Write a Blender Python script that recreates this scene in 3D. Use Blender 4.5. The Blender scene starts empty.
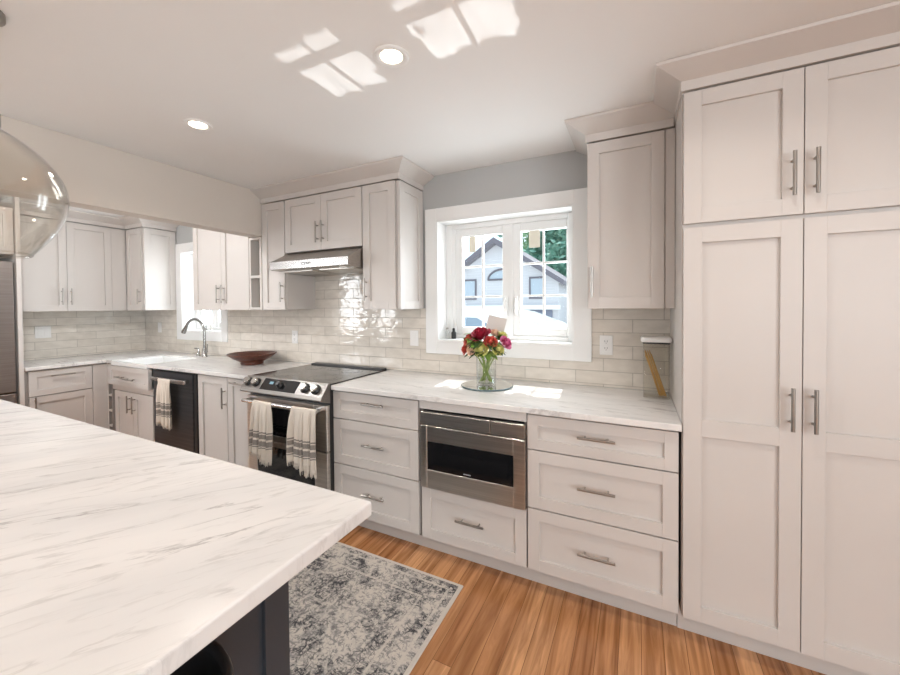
import bpy, bmesh, math, random
from mathutils import Vector, Matrix, Euler
from math import radians as RAD, pi, sin, cos

S = bpy.context.scene
COL = S.collection
random.seed(7)

# ------------------------------------------------------------------ camera
cam_data = bpy.data.cameras.new('camera')
cam = bpy.data.objects.new('camera', cam_data)
COL.objects.link(cam)
yaw, pitch, roll = 0.466, -0.017, -0.0082
fwd = Vector((-sin(yaw) * cos(pitch), cos(yaw) * cos(pitch), sin(pitch)))
rgt0 = Vector((cos(yaw), sin(yaw), 0))
up0 = rgt0.cross(fwd)
rgt = rgt0 * cos(roll) + up0 * sin(roll)
up = -rgt0 * sin(roll) + up0 * cos(roll)
cam.matrix_world = Matrix(((rgt.x, up.x, -fwd.x, 0.8101), (rgt.y, up.y, -fwd.y, -2.4604), (rgt.z, up.z, -fwd.z, 1.4046), (0, 0, 0, 1)))
cam_data.sensor_fit = 'HORIZONTAL'
cam_data.sensor_width = 36
cam_data.lens = 381.92 / 900 * 36
cam_data.shift_x = (450 - 445.1) / 900
cam_data.shift_y = (312.5 - 337.5) / 900
cam_data.clip_start = 0.02
cam_data.clip_end = 200
S.camera = cam

# ------------------------------------------------------------------ sky, sun, exposure
S.view_settings.view_transform = 'Standard'
S.view_settings.look = 'None'
S.view_settings.exposure = 0.05
S.view_settings.gamma = 1.0
S.view_settings.use_curve_mapping = False
world = bpy.data.worlds.new('sky')
S.world = world
world.use_nodes = True
bg = world.node_tree.nodes['Background']
bg.inputs['Color'].default_value = (0.80, 0.92, 1.0, 1)
bg.inputs['Strength'].default_value = 1.6


def lamp(name, kind, loc, energy, color=(1, 1, 1), target=None, **kw):
    d = bpy.data.lights.new(name, kind)
    d.energy = energy
    d.color = color
    for k, v in kw.items():
        setattr(d, k, v)
    o = bpy.data.objects.new(name, d)
    COL.objects.link(o)
    o.location = loc
    if target is not None:
        o.rotation_euler = (Vector(target) - Vector(loc)).to_track_quat('-Z', 'Y').to_euler()
    return o


SUN_DIR = Vector((0.05, -0.59, -1.0)).normalized()
lamp('sun', 'SUN', (-6, 8, 14), 6.0, (1.0, 0.95, 0.88), Vector((-6, 8, 14)) + SUN_DIR, angle=RAD(0.6))
DAY = (0.93, 0.97, 1.0)
# daylight from unseen windows in the open-plan room behind the camera, two added as fill
for (y, w) in ((-3.72, 0.55), (-4.85, 0.62)):
    lamp('daylight_side_window', 'AREA', (-4.40, y, 1.45), 30, DAY, (0, y, 1.45), shape='RECTANGLE', size=w, size_y=1.15)
lamp('rear_window_fill', 'AREA', (2.7, -5.85, 1.5), 25, DAY, (2.0, 0, 1.5), shape='RECTANGLE', size=1.6, size_y=1.3)  # guessed window out of view, added to match the room's brightness
lamp('dining_side_fill', 'AREA', (3.96, -4.4, 1.5), 100, DAY, (-4, -4.2, 1.4), shape='RECTANGLE', size=1.9, size_y=1.5)  # unseen window added to brighten the left-hand cabinets and the header side
# sky light entering the two kitchen windows
for (x, w) in ((-0.01, 0.84), (-3.31, 0.70)):
    p = lamp('daylight_kitchen_window', 'AREA', (x, 0.30, 1.6), 17 if x > -1 else 26, DAY, (x, -1, 1.45), shape='RECTANGLE', size=w, size_y=0.8)

# ------------------------------------------------------------------ materials
MATS = {}


def nodes(m):
    return m.node_tree.nodes, m.node_tree.links


def mat(name, color, rough=0.5, metal=0.0, spec=0.5, **kw):
    if name in MATS:
        return MATS[name]
    m = bpy.data.materials.new(name)
    m.use_nodes = True
    b = m.node_tree.nodes['Principled BSDF']
    b.inputs['Base Color'].default_value = (*color, 1)
    b.inputs['Roughness'].default_value = rough
    b.inputs['Metallic'].default_value = metal
    b.inputs['Specular IOR Level'].default_value = spec
    if 'coat' in kw:
        b.inputs['Coat Weight'].default_value = kw['coat']
        b.inputs['Coat Roughness'].default_value = 0.1
    if 'emit' in kw:
        b.inputs['Emission Color'].default_value = (*kw['emit'], 1)
        b.inputs['Emission Strength'].default_value = kw['strength']
    MATS[name] = m
    return m


def vary(m, c1, c2, scale=(1, 1, 1), nscale=4.0, detail=6.0, lo=0.35, hi=0.65, bump=0.0, rough=None):
    """colour driven by noise in object space"""
    n, l = nodes(m)
    b = n['Principled BSDF']
    tc = n.new('ShaderNodeTexCoord')
    mp = n.new('ShaderNodeMapping')
    mp.inputs['Scale'].default_value = scale
    l.new(tc.outputs['Object'], mp.inputs['Vector'])
    nz = n.new('ShaderNodeTexNoise')
    nz.inputs['Scale'].default_value = nscale
    nz.inputs['Detail'].default_value = detail
    l.new(mp.outputs['Vector'], nz.inputs['Vector'])
    cr = n.new('ShaderNodeValToRGB')
    cr.color_ramp.elements[0].position = lo
    cr.color_ramp.elements[1].position = hi
    cr.color_ramp.elements[0].color = (*c1, 1)
    cr.color_ramp.elements[1].color = (*c2, 1)
    l.new(nz.outputs['Fac'], cr.inputs['Fac'])
    l.new(cr.outputs['Color'], b.inputs['Base Color'])
    if bump:
        bp = n.new('ShaderNodeBump')
        bp.inputs['Strength'].default_value = bump
        bp.inputs['Distance'].default_value = 0.002
        l.new(nz.outputs['Fac'], bp.inputs['Height'])
        l.new(bp.outputs['Normal'], b.inputs['Normal'])
    return m


CAB = vary(mat('cabinet_paint', (0.68, 0.64, 0.60), 0.38), (0.60, 0.560, 0.528), (0.625, 0.585, 0.553), nscale=1.5)
GAP = mat('cabinet_interior', (0.30, 0.27, 0.25), 0.7)
CUB = vary(mat('cubby_interior', (0.6, 0.56, 0.52), 0.5), (0.58, 0.54, 0.5), (0.62, 0.58, 0.54), nscale=3)
WHITE = vary(mat('white_trim_paint', (0.84, 0.84, 0.83), 0.35), (0.83, 0.83, 0.82), (0.86, 0.86, 0.85), nscale=2)
CEIL = vary(mat('ceiling_paint', (0.8, 0.79, 0.77), 0.75), (0.82, 0.815, 0.805), (0.84, 0.835, 0.825), nscale=1.2, bump=0.05)
WALL = vary(mat('wall_paint', (0.5, 0.49, 0.48), 0.7), (0.455, 0.46, 0.455), (0.475, 0.48, 0.475), nscale=1.5, bump=0.05)
BEAM = vary(mat('header_paint', (0.62, 0.60, 0.57), 0.7), (0.66, 0.605, 0.545), (0.68, 0.625, 0.565), nscale=1.5, bump=0.05)
NICKEL = mat('brushed_nickel', (0.40, 0.375, 0.345), 0.28, 1.0)
CHROME = mat('faucet_nickel', (0.36, 0.355, 0.345), 0.2, 1.0)
PLASTIC = mat('white_plastic', (0.83, 0.82, 0.80), 0.3)
SLOT = mat('dark_slot', (0.06, 0.055, 0.05), 0.5)
BLACKGLASS = mat('black_glass', (0.008, 0.008, 0.009), 0.06)
COOKTOP = mat('cooktop_glass', (0.022, 0.017, 0.014), 0.10)
RINGS = mat('burner_ring_print', (0.09, 0.085, 0.08), 0.2)
BLACK = mat('black_plastic', (0.02, 0.02, 0.021), 0.35)
CERAMIC = mat('white_fireclay', (0.86, 0.86, 0.85), 0.15)
ISLE = vary(mat('island_charcoal_paint', (0.05, 0.055, 0.065), 0.4), (0.036, 0.045, 0.056), (0.043, 0.053, 0.065), nscale=2)
STOOLM = mat('stool_black', (0.012, 0.012, 0.013), 0.4)


def steel(name, c1, c2, rough, scale=(120, 120, 2)):
    m = vary(mat(name, c1, rough, 1.0), c1, c2, scale=scale, nscale=1.0, detail=3)
    return m


STEEL = steel('brushed_stainless', (0.56, 0.535, 0.50), (0.66, 0.63, 0.59), 0.32, (2, 2, 140))
STEEL_B = steel('bright_stainless', (0.60, 0.59, 0.58), (0.68, 0.67, 0.66), 0.22, (2, 2, 140))
DSTEEL = steel('black_stainless', (0.05, 0.05, 0.053), (0.07, 0.07, 0.074), 0.33, (2, 2, 120))
FSTEEL = steel('fridge_stainless', (0.33, 0.29, 0.275), (0.38, 0.34, 0.32), 0.34, (2, 2, 120))
HSTEEL = steel('hood_stainless', (0.36, 0.33, 0.30), (0.42, 0.39, 0.36), 0.33, (2, 120, 120))


def clear(name, tint=(1, 1, 1), refl=0.9, rough=0.0, ior=1.45):
    """thin clear sheet: straight-through light plus a fresnel reflection"""
    m = bpy.data.materials.new(name)
    m.use_nodes = True
    n, l = nodes(m)
    n.remove(n['Principled BSDF'])
    out = n['Material Output']
    t = n.new('ShaderNodeBsdfTransparent')
    t.inputs['Color'].default_value = (*tint, 1)
    g = n.new('ShaderNodeBsdfGlossy')
    g.inputs['Roughness'].default_value = rough
    lw = n.new('ShaderNodeLayerWeight')      # Schlick reflectance, the same from both sides of the sheet
    lw.inputs['Blend'].default_value = 0.5
    pw = n.new('ShaderNodeMath')
    pw.operation = 'POWER'
    pw.inputs[1].default_value = 4.0
    l.new(lw.outputs['Facing'], pw.inputs[0])
    f = n.new('ShaderNodeMapRange')
    f.inputs['To Min'].default_value = ((ior - 1) / (ior + 1)) ** 2
    l.new(pw.outputs[0], f.inputs['Value'])
    mu = n.new('ShaderNodeMath')
    mu.operation = 'MULTIPLY'
    mu.inputs[1].default_value = refl
    mx = n.new('ShaderNodeMixShader')
    l.new(f.outputs[0], mu.inputs[0])
    l.new(mu.outputs[0], mx.inputs['Fac'])
    l.new(t.outputs[0], mx.inputs[1])
    l.new(g.outputs[0], mx.inputs[2])
    l.new(mx.outputs[0], out.inputs['Surface'])
    MATS[name] = m
    return m


PANE = clear('window_glass', (0.96, 0.985, 1.0), 0.45)
VASEG = clear('vase_glass', (0.975, 0.985, 0.98), 0.9)
CANG = clear('canister_plastic', (0.975, 0.97, 0.95), 0.8, 0.02)
PENDG = clear('pendant_smoke_glass', (0.95, 0.94, 0.92), 1.3, 0.0, 1.5)
WATER = clear('water', (0.965, 0.98, 0.96), 0.6, 0.0, 1.33)


def marble(name, lay):
    m = mat(name, (0.8, 0.78, 0.75), 0.2)
    n, l = nodes(m)
    b = n['Principled BSDF']
    tc = n.new('ShaderNodeTexCoord')

    def veins(rot, scale, sc, width, seed):
        m0 = n.new('ShaderNodeMapping')
        m0.inputs['Rotation'].default_value = (0, 0, -(lay + rot))
        l.new(tc.outputs['Object'], m0.inputs['Vector'])
        mp = n.new('ShaderNodeMapping')
        mp.inputs['Scale'].default_value = scale
        mp.inputs['Location'].default_value = (seed, seed * 0.7, 0)
        l.new(m0.outputs['Vector'], mp.inputs['Vector'])
        nz = n.new('ShaderNodeTexNoise')
        nz.inputs['Scale'].default_value = sc
        nz.inputs['Detail'].default_value = 9
        nz.inputs['Roughness'].default_value = 0.62
        nz.inputs['Distortion'].default_value = 0.4
        l.new(mp.outputs['Vector'], nz.inputs['Vector'])
        s = n.new('ShaderNodeMath'); s.operation = 'SUBTRACT'; s.inputs[1].default_value = 0.5
        a = n.new('ShaderNodeMath'); a.operation = 'ABSOLUTE'
        r = n.new('ShaderNodeMapRange')
        r.inputs['From Min'].default_value = 0.0
        r.inputs['From Max'].default_value = width
        r.inputs['To Min'].default_value = 1.0
        r.inputs['To Max'].default_value = 0.0
        l.new(nz.outputs['Fac'], s.inputs[0]); l.new(s.outputs[0], a.inputs[0]); l.new(a.outputs[0], r.inputs['Value'])
        # patchiness
        n2 = n.new('ShaderNodeTexNoise')
        n2.inputs['Scale'].default_value = sc * 1.6
        n2.inputs['Detail'].default_value = 3
        l.new(mp.outputs['Vector'], n2.inputs['Vector'])
        r2 = n.new('ShaderNodeMapRange')
        r2.inputs['From Min'].default_value = 0.46
        r2.inputs['From Max'].default_value = 0.66
        l.new(n2.outputs['Fac'], r2.inputs['Value'])
        mu = n.new('ShaderNodeMath'); mu.operation = 'MULTIPLY'
        l.new(r.outputs[0], mu.inputs[0]); l.new(r2.outputs[0], mu.inputs[1])
        return mu.outputs[0]
    v1 = veins(RAD(-3), (0.9, 5.5, 1), 1.5, 0.024, 3.1)
    v2 = veins(RAD(3), (1.3, 8.0, 1), 2.4, 0.035, 11.7)
    base = n.new('ShaderNodeTexNoise')
    base.inputs['Scale'].default_value = 2.2
    base.inputs['Detail'].default_value = 5
    mpb = n.new('ShaderNodeMapping')
    mpa = n.new('ShaderNodeMapping')
    mpa.inputs['Rotation'].default_value = (0, 0, -lay)
    l.new(tc.outputs['Object'], mpa.inputs['Vector'])
    mpb.inputs['Scale'].default_value = (0.7, 3.0, 1)
    l.new(mpa.outputs['Vector'], mpb.inputs['Vector'])
    l.new(mpb.outputs['Vector'], base.inputs['Vector'])
    cr = n.new('ShaderNodeValToRGB')
    cr.color_ramp.elements[0].position = 0.35
    cr.color_ramp.elements[0].color = (0.69, 0.675, 0.66, 1)
    cr.color_ramp.elements[1].position = 0.6
    cr.color_ramp.elements[1].color = (0.765, 0.742, 0.718, 1)
    l.new(base.outputs['Fac'], cr.inputs['Fac'])
    prev = cr.outputs['Color']
    for v, col, k in ((v1, (0.36, 0.34, 0.33), 0.8), (v2, (0.50, 0.48, 0.46), 0.6)):
        mx = n.new('ShaderNodeMix'); mx.data_type = 'RGBA'
        ml = n.new('ShaderNodeMath'); ml.operation = 'MULTIPLY'; ml.inputs[1].default_value = k
        l.new(v, ml.inputs[0])
        l.new(ml.outputs[0], mx.inputs['Factor'])
        l.new(prev, mx.inputs[6])
        mx.inputs[7].default_value = (*col, 1)
        prev = mx.outputs[2]
    l.new(prev, b.inputs['Base Color'])
    return m


MARBLE = marble('white_marble', RAD(-4))
MARBLE_I = marble('white_marble_island', RAD(56))


def tile(name, axis):
    m = mat(name, (0.75, 0.71, 0.64), 0.07)
    n, l = nodes(m)
    b = n['Principled BSDF']
    tc = n.new('ShaderNodeTexCoord')
    sep = n.new('ShaderNodeSeparateXYZ')
    l.new(tc.outputs['Object'], sep.inputs[0])
    cmb = n.new('ShaderNodeCombineXYZ')
    l.new(sep.outputs[axis], cmb.inputs[0])
    l.new(sep.outputs['Z'], cmb.inputs[1])
    br = n.new('ShaderNodeTexBrick')
    br.inputs['Scale'].default_value = 1.0
    br.inputs['Brick Width'].default_value = 0.315
    br.inputs['Row Height'].default_value = 0.0775
    br.inputs['Mortar Size'].default_value = 0.0022
    br.inputs['Mortar Smooth'].default_value = 0.4
    br.inputs['Bias'].default_value = 0.0
    br.inputs['Color1'].default_value = (0.68, 0.63, 0.56, 1)
    br.inputs['Color2'].default_value = (0.76, 0.71, 0.64, 1)
    br.inputs['Mortar'].default_value = (0.44, 0.40, 0.35, 1)
    br.offset = 0.5
    l.new(cmb.outputs[0], br.inputs['Vector'])
    # hand-made glaze: soft tone and wavy surface
    nz = n.new('ShaderNodeTexNoise')
    nz.inputs['Scale'].default_value = 5.0
    nz.inputs['Detail'].default_value = 2
    mp = n.new('ShaderNodeMapping')
    mp.inputs['Scale'].default_value = (2.2, 4.5, 1)
    l.new(cmb.outputs[0], mp.inputs['Vector'])
    l.new(mp.outputs[0], nz.inputs['Vector'])
    hs = n.new('ShaderNodeMix'); hs.data_type = 'RGBA'; hs.blend_type = 'MULTIPLY'
    cr = n.new('ShaderNodeValToRGB')
    cr.color_ramp.elements[0].position = 0.3
    cr.color_ramp.elements[0].color = (0.92, 0.91, 0.9, 1)
    cr.color_ramp.elements[1].position = 0.7
    cr.color_ramp.elements[1].color = (1.05, 1.05, 1.05, 1)
    l.new(nz.outputs['Fac'], cr.inputs['Fac'])
    hs.inputs['Factor'].default_value = 1
    l.new(br.outputs['Color'], hs.inputs[6])
    l.new(cr.outputs['Color'], hs.inputs[7])
    l.new(hs.outputs[2], b.inputs['Base Color'])
    b1 = n.new('ShaderNodeBump')
    b1.inputs['Strength'].default_value = 0.38
    b1.inputs['Distance'].default_value = 0.006
    l.new(nz.outputs['Fac'], b1.inputs['Height'])
    b2 = n.new('ShaderNodeBump')
    b2.invert = True
    b2.inputs['Strength'].default_value = 0.6
    b2.inputs['Distance'].default_value = 0.002
    l.new(br.outputs['Fac'], b2.inputs['Height'])
    l.new(b1.outputs[0], b2.inputs['Normal'])
    l.new(b2.outputs[0], b.inputs['Normal'])
    mr = n.new('ShaderNodeMapRange')
    mr.inputs['To Min'].default_value = 0.07
    mr.inputs['To Max'].default_value = 0.7
    l.new(br.outputs['Fac'], mr.inputs['Value'])
    l.new(mr.outputs[0], b.inputs['Roughness'])
    return m


TILE_B = tile('glazed_tile_back', 'X')
TILE_L = tile('glazed_tile_side', 'Y')


def oak():
    m = mat('oak_planks', (0.45, 0.25, 0.12), 0.24)
    n, l = nodes(m)
    b = n['Principled BSDF']
    tc = n.new('ShaderNodeTexCoord')
    sep = n.new('ShaderNodeSeparateXYZ')
    l.new(tc.outputs['Object'], sep.inputs[0])
    cmb = n.new('ShaderNodeCombineXYZ')
    l.new(sep.outputs['Y'], cmb.inputs[0])
    l.new(sep.outputs['X'], cmb.inputs[1])
    br = n.new('ShaderNodeTexBrick')
    br.inputs['Scale'].default_value = 1
    br.inputs['Brick Width'].default_value = 1.15
    br.inputs['Row Height'].default_value = 0.0826
    br.inputs['Mortar Size'].default_value = 0.0011
    br.inputs['Mortar Smooth'].default_value = 0.2
    br.inputs['Color1'].default_value = (0, 0, 0, 1)
    br.inputs['Color2'].default_value = (1, 1, 1, 1)
    br.inputs['Mortar'].default_value = (0.5, 0.5, 0.5, 1)
    br.offset = 0.37
    l.new(cmb.outputs[0], br.inputs['Vector'])
    rgb = n.new('ShaderNodeSeparateColor')
    l.new(br.outputs['Color'], rgb.inputs[0])
    cr = n.new('ShaderNodeValToRGB')
    e = cr.color_ramp.elements
    e[0].position = 0.0; e[0].color = (0.43, 0.195, 0.080, 1)
    e[1].position = 1.0; e[1].color = (0.69, 0.375, 0.185, 1)
    x = e.new(0.5); x.color = (0.565, 0.28, 0.125, 1)
    l.new(rgb.outputs[0], cr.inputs['Fac'])
    # per-plank offset so the grain breaks at every joint
    off = n.new('ShaderNodeMath'); off.operation = 'MULTIPLY'; off.inputs[1].default_value = 37.0
    l.new(rgb.outputs[0], off.inputs[0])
    cmb2 = n.new('ShaderNodeCombineXYZ')
    l.new(sep.outputs['X'], cmb2.inputs[0]); l.new(sep.outputs['Y'], cmb2.inputs[1]); l.new(off.outputs[0], cmb2.inputs[2])
    mp = n.new('ShaderNodeMapping')
    mp.inputs['Scale'].default_value = (26, 1.6, 1)
    l.new(cmb2.outputs[0], mp.inputs['Vector'])
    nz = n.new('ShaderNodeTexNoise')
    nz.inputs['Scale'].default_value = 1.0
    nz.inputs['Detail'].default_value = 7
    nz.inputs['Roughness'].default_value = 0.6
    nz.inputs['Distortion'].default_value = 1.4
    l.new(mp.outputs[0], nz.inputs['Vector'])
    mp2 = n.new('ShaderNodeMapping')
    mp2.inputs['Scale'].default_value = (8, 0.5, 1)
    l.new(cmb2.outputs[0], mp2.inputs['Vector'])
    wv = n.new('ShaderNodeTexWave')
    wv.wave_type = 'RINGS'; wv.rings_direction = 'Y'
    wv.inputs['Scale'].default_value = 1.5
    wv.inputs['Distortion'].default_value = 7.0
    wv.inputs['Detail'].default_value = 3
    l.new(mp2.outputs[0], wv.inputs['Vector'])
    r1 = n.new('ShaderNodeValToRGB')
    r1.color_ramp.elements[0].position = 0.32; r1.color_ramp.elements[0].color = (0.62, 0.55, 0.48, 1)
    r1.color_ramp.elements[1].position = 0.62; r1.color_ramp.elements[1].color = (1.12, 1.12, 1.12, 1)
    l.new(nz.outputs['Fac'], r1.inputs['Fac'])
    r2 = n.new('ShaderNodeValToRGB')
    r2.color_ramp.elements[0].position = 0.0; r2.color_ramp.elements[0].color = (0.74, 0.68, 0.62, 1)
    r2.color_ramp.elements[1].position = 0.45; r2.color_ramp.elements[1].color = (1.03, 1.03, 1.03, 1)
    l.new(wv.outputs['Color'], r2.inputs['Fac'])
    m1 = n.new('ShaderNodeMix'); m1.data_type = 'RGBA'; m1.blend_type = 'MULTIPLY'; m1.inputs['Factor'].default_value = 0.9
    l.new(cr.outputs['Color'], m1.inputs[6]); l.new(r1.outputs['Color'], m1.inputs[7])
    m2 = n.new('ShaderNodeMix'); m2.data_type = 'RGBA'; m2.blend_type = 'MULTIPLY'; m2.inputs['Factor'].default_value = 0.9
    l.new(m1.outputs[2], m2.inputs[6]); l.new(r2.outputs['Color'], m2.inputs[7])
    m3 = n.new('ShaderNodeMix'); m3.data_type = 'RGBA'
    l.new(br.outputs['Fac'], m3.inputs['Factor']); l.new(m2.outputs[2], m3.inputs[6])
    m3.inputs[7].default_value = (0.16, 0.075, 0.03, 1)
    l.new(m3.outputs[2], b.inputs['Base Color'])
    return m


OAK = oak()


def rug_mat():
    m = mat('distressed_rug', (0.5, 0.48, 0.46), 0.95, spec=0.1)
    n, l = nodes(m)
    b = n['Principled BSDF']
    tc = n.new('ShaderNodeTexCoord')

    def mapped(scale, loc=(0, 0, 0)):
        mp = n.new('ShaderNodeMapping')
        mp.inputs['Scale'].default_value = scale
        mp.inputs['Location'].default_value = loc
        l.new(tc.outputs['Object'], mp.inputs['Vector'])
        return mp.outputs[0]

    def noise(vec, sc, det, lo, hi, dist=0.0):
        nz = n.new('ShaderNodeTexNoise')
        nz.inputs['Scale'].default_value = sc
        nz.inputs['Detail'].default_value = det
        nz.inputs['Distortion'].default_value = dist
        l.new(vec, nz.inputs['Vector'])
        r = n.new('ShaderNodeMapRange')
        r.inputs['From Min'].default_value = lo
        r.inputs['From Max'].default_value = hi
        l.new(nz.outputs['Fac'], r.inputs['Value'])
        return r.outputs[0]

    def math_(op, a, bb):
        q = n.new('ShaderNodeMath'); q.operation = op
        for i, v in enumerate((a, bb)):
            if isinstance(v, (int, float)):
                q.inputs[i].default_value = v
            else:
                l.new(v, q.inputs[i])
        return q.outputs[0]
    # small ornament: broken squiggle lines, mostly across and along the weave
    def squig(scale, loc, sc, w):
        nz = n.new('ShaderNodeTexNoise')
        nz.inputs['Scale'].default_value = sc
        nz.inputs['Detail'].default_value = 1.5
        nz.inputs['Distortion'].default_value = 1.2
        l.new(mapped(scale, loc), nz.inputs['Vector'])
        d = math_('ABSOLUTE', math_('SUBTRACT', nz.outputs['Fac'], 0.5), 0)
        r = n.new('ShaderNodeMapRange')
        r.inputs['From Min'].default_value = w * 0.5
        r.inputs['From Max'].default_value = w
        r.inputs['To Min'].default_value = 1
        r.inputs['To Max'].default_value = 0
        l.new(d, r.inputs['Value'])
        return r.outputs[0]
    blotch = noise(mapped((1, 1, 1)), 6, 3, 0.40, 0.62)
    fine = noise(mapped((1, 1, 1), (4, 2, 0)), 60, 3, 0.46, 0.58)
    sq = math_('MAXIMUM', squig((1, 1, 1), (2, 7, 0), 20, 0.035), squig((0.6, 1.7, 1), (5, 1, 0), 26, 0.035))
    sq = math_('MAXIMUM', sq, squig((1.8, 0.7, 1), (8, 3, 0), 24, 0.03))
    sq = math_('MULTIPLY', sq, noise(mapped((1, 1, 1), (3, 3, 0)), 38, 2, 0.36, 0.52))
    streak = noise(mapped((5, 90, 1)), 1.0, 3, 0.44, 0.62)
    streak2 = noise(mapped((90, 5, 1), (9, 5, 0)), 1.0, 3, 0.46, 0.64)
    s = math_('MULTIPLY', sq, math_('ADD', math_('MULTIPLY', blotch, 0.55), 0.38))
    s = math_('ADD', s, math_('MULTIPLY', math_('MULTIPLY', fine, blotch), 0.42))
    s = math_('ADD', s, math_('MULTIPLY', math_('ADD', math_('MULTIPLY', streak, blotch), math_('MULTIPLY', streak2, blotch)), 0.22))
    wear = noise(mapped((1, 1, 1), (1, 8, 0)), 3.5, 4, 0.3, 0.6)
    s = math_('MULTIPLY', s, math_('ADD', math_('MULTIPLY', wear, 0.6), 0.45))
    # border bands measured from the rug's own edges (object origin at its centre)
    sep = n.new('ShaderNodeSeparateXYZ')
    l.new(tc.outputs['Object'], sep.inputs[0])
    ex = math_('SUBTRACT', 1.15, math_('ABSOLUTE', sep.outputs['X'], 0))
    ey = math_('SUBTRACT', 0.46, math_('ABSOLUTE', sep.outputs['Y'], 0))
    ed = math_('MINIMUM', ex, ey)

    def band(a, c):
        return math_('MULTIPLY', math_('GREATER_THAN', ed, a), math_('LESS_THAN', ed, c))
    for a0_, a1_ in ((0.05, 0.062), (0.15, 0.162)):
        s = math_('MULTIPLY', s, math_('SUBTRACT', 1.0, math_('MULTIPLY', band(a0_, a1_), 0.75)))
    s = math_('MULTIPLY', s, math_('GREATER_THAN', ed, 0.018))
    cr = n.new('ShaderNodeValToRGB')
    e = cr.color_ramp.elements
    e[0].position = 0.02; e[0].color = (0.62, 0.57, 0.51, 1)
    e[1].position = 0.9; e[1].color = (0.07, 0.07, 0.075, 1)
    x = e.new(0.3); x.color = (0.34, 0.32, 0.305, 1)
    l.new(s, cr.inputs['Fac'])
    l.new(cr.outputs['Color'], b.inputs['Base Color'])
    bp = n.new('ShaderNodeBump')
    bp.inputs['Strength'].default_value = 0.5
    bp.inputs['Distance'].default_value = 0.002
    nz = n.new('ShaderNodeTexNoise'); nz.inputs['Scale'].default_value = 300
    l.new(tc.outputs['Object'], nz.inputs['Vector'])
    l.new(nz.outputs['Fac'], bp.inputs['Height'])
    l.new(bp.outputs[0], b.inputs['Normal'])
    return m


RUG = rug_mat()


# ------------------------------------------------------------------ mesh helpers
class MB:
    def __init__(self):
        self.bm = bmesh.new()

    def box(self, x0, x1, y0, y1, z0, z1, bev=0.0, seg=1):
        c = Matrix.Translation(((x0 + x1) / 2, (y0 + y1) / 2, (z0 + z1) / 2)) @ Matrix.Diagonal((abs(x1 - x0), abs(y1 - y0), abs(z1 - z0), 1))
        r = bmesh.ops.create_cube(self.bm, size=1, matrix=c)
        if bev:
            ed = list({e for v in r['verts'] for e in v.link_edges})
            bmesh.ops.bevel(self.bm, geom=ed, offset=bev, offset_type='OFFSET', segments=seg, profile=0.5, affect='EDGES', clamp_overlap=True)
        return self

    def ring(self, rings, closed_u=True, cap=(True, True), smooth=True):
        vs = [[self.bm.verts.new(p) for p in r] for r in rings]
        n = len(vs[0])
        for a, b in zip(vs, vs[1:]):
            for i in range(n if closed_u else n - 1):
                j = (i + 1) % n
                f = self.bm.faces.new((a[i], a[j], b[j], b[i]))
                f.smooth = smooth
        for c, loop in zip(cap, (list(reversed(vs[0])), vs[-1])):
            if c:
                for e in self.bm.faces.new(loop).edges:
                    e.smooth = False
        return self

    def tube(self, pts, r, seg=10, cap=True):
        pts = [Vector(p) for p in pts]
        rs = r if isinstance(r, (list, tuple)) else [r] * len(pts)
        rings = []
        t0 = (pts[1] - pts[0]).normalized()
        a = t0.orthogonal().normalized()
        for i, p in enumerate(pts):
            if i == 0: t = pts[1] - pts[0]
            elif i == len(pts) - 1: t = pts[-1] - pts[-2]
            else: t = (pts[i + 1] - pts[i]).normalized() + (pts[i] - pts[i - 1]).normalized()
            t.normalize()
            a = (a - t * a.dot(t)).normalized()
            b = t.cross(a)
            rings.append([p + (a * cos(2 * pi * k / seg) + b * sin(2 * pi * k / seg)) * rs[i] for k in range(seg)])
        return self.ring(rings, cap=(cap, cap))

    def lathe(self, c, prof, seg=32, cap=(True, True), axis=None, sy=1.0):
        c = Vector(c)
        rot = Vector(axis).to_track_quat('Z', 'Y').to_matrix() if axis is not None else Matrix.Identity(3)
        rings = [[c + rot @ Vector((r * cos(2 * pi * k / seg), sy * r * sin(2 * pi * k / seg), z)) for k in range(seg)] for r, z in prof]
        return self.ring(rings, cap=cap)

    def prism(self, poly, axis, a0, a1):
        """poly of (p,q) extruded along axis: x->(y,z) y->(x,z) z->(x,y)"""
        def P(p, q, a):
            return {'x': (a, p, q), 'y': (p, a, q), 'z': (p, q, a)}[axis]
        A = [self.bm.verts.new(P(p, q, a0)) for p, q in poly]
        B = [self.bm.verts.new(P(p, q, a1)) for p, q in poly]
        n = len(poly)
        self.bm.faces.new(list(reversed(A)))
        self.bm.faces.new(B)
        for i in range(n):
            self.bm.faces.new((A[i], A[(i + 1) % n], B[(i + 1) % n], B[i]))
        return self

    def ball(self, c, r, sub=2, sc=(1, 1, 1)):
        q = bmesh.ops.create_icosphere(self.bm, subdivisions=sub, radius=r, matrix=Matrix.Translation(c) @ Matrix.Diagonal((*sc, 1)))
        for v in q['verts']:
            for f in v.link_faces: f.smooth = True
        return self

    def obj(self, name, m, parent=None, loc=None):
        base = Vector(parent['base']) if parent is not None else Vector(loc or (0, 0, 0))
        bmesh.ops.recalc_face_normals(self.bm, faces=self.bm.faces)
        for v in self.bm.verts: v.co -= base
        me = bpy.data.meshes.new(name)
        self.bm.to_mesh(me)
        self.bm.free()
        me.materials.append(m)
        o = bpy.data.objects.new(name, me)
        COL.objects.link(o)
        if parent is not None:
            o.parent = parent
        else:
            o.location = base
        o['base'] = tuple(base)
        return o


def B(x0, x1, y0, y1, z0, z1, bev=0.0, seg=1):
    return MB().box(x0, x1, y0, y1, z0, z1, bev, seg)


def tag(o, label, cat, group=None):
    o['label'] = label
    o['category'] = cat
    if group: o['group'] = group
    return o


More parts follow.
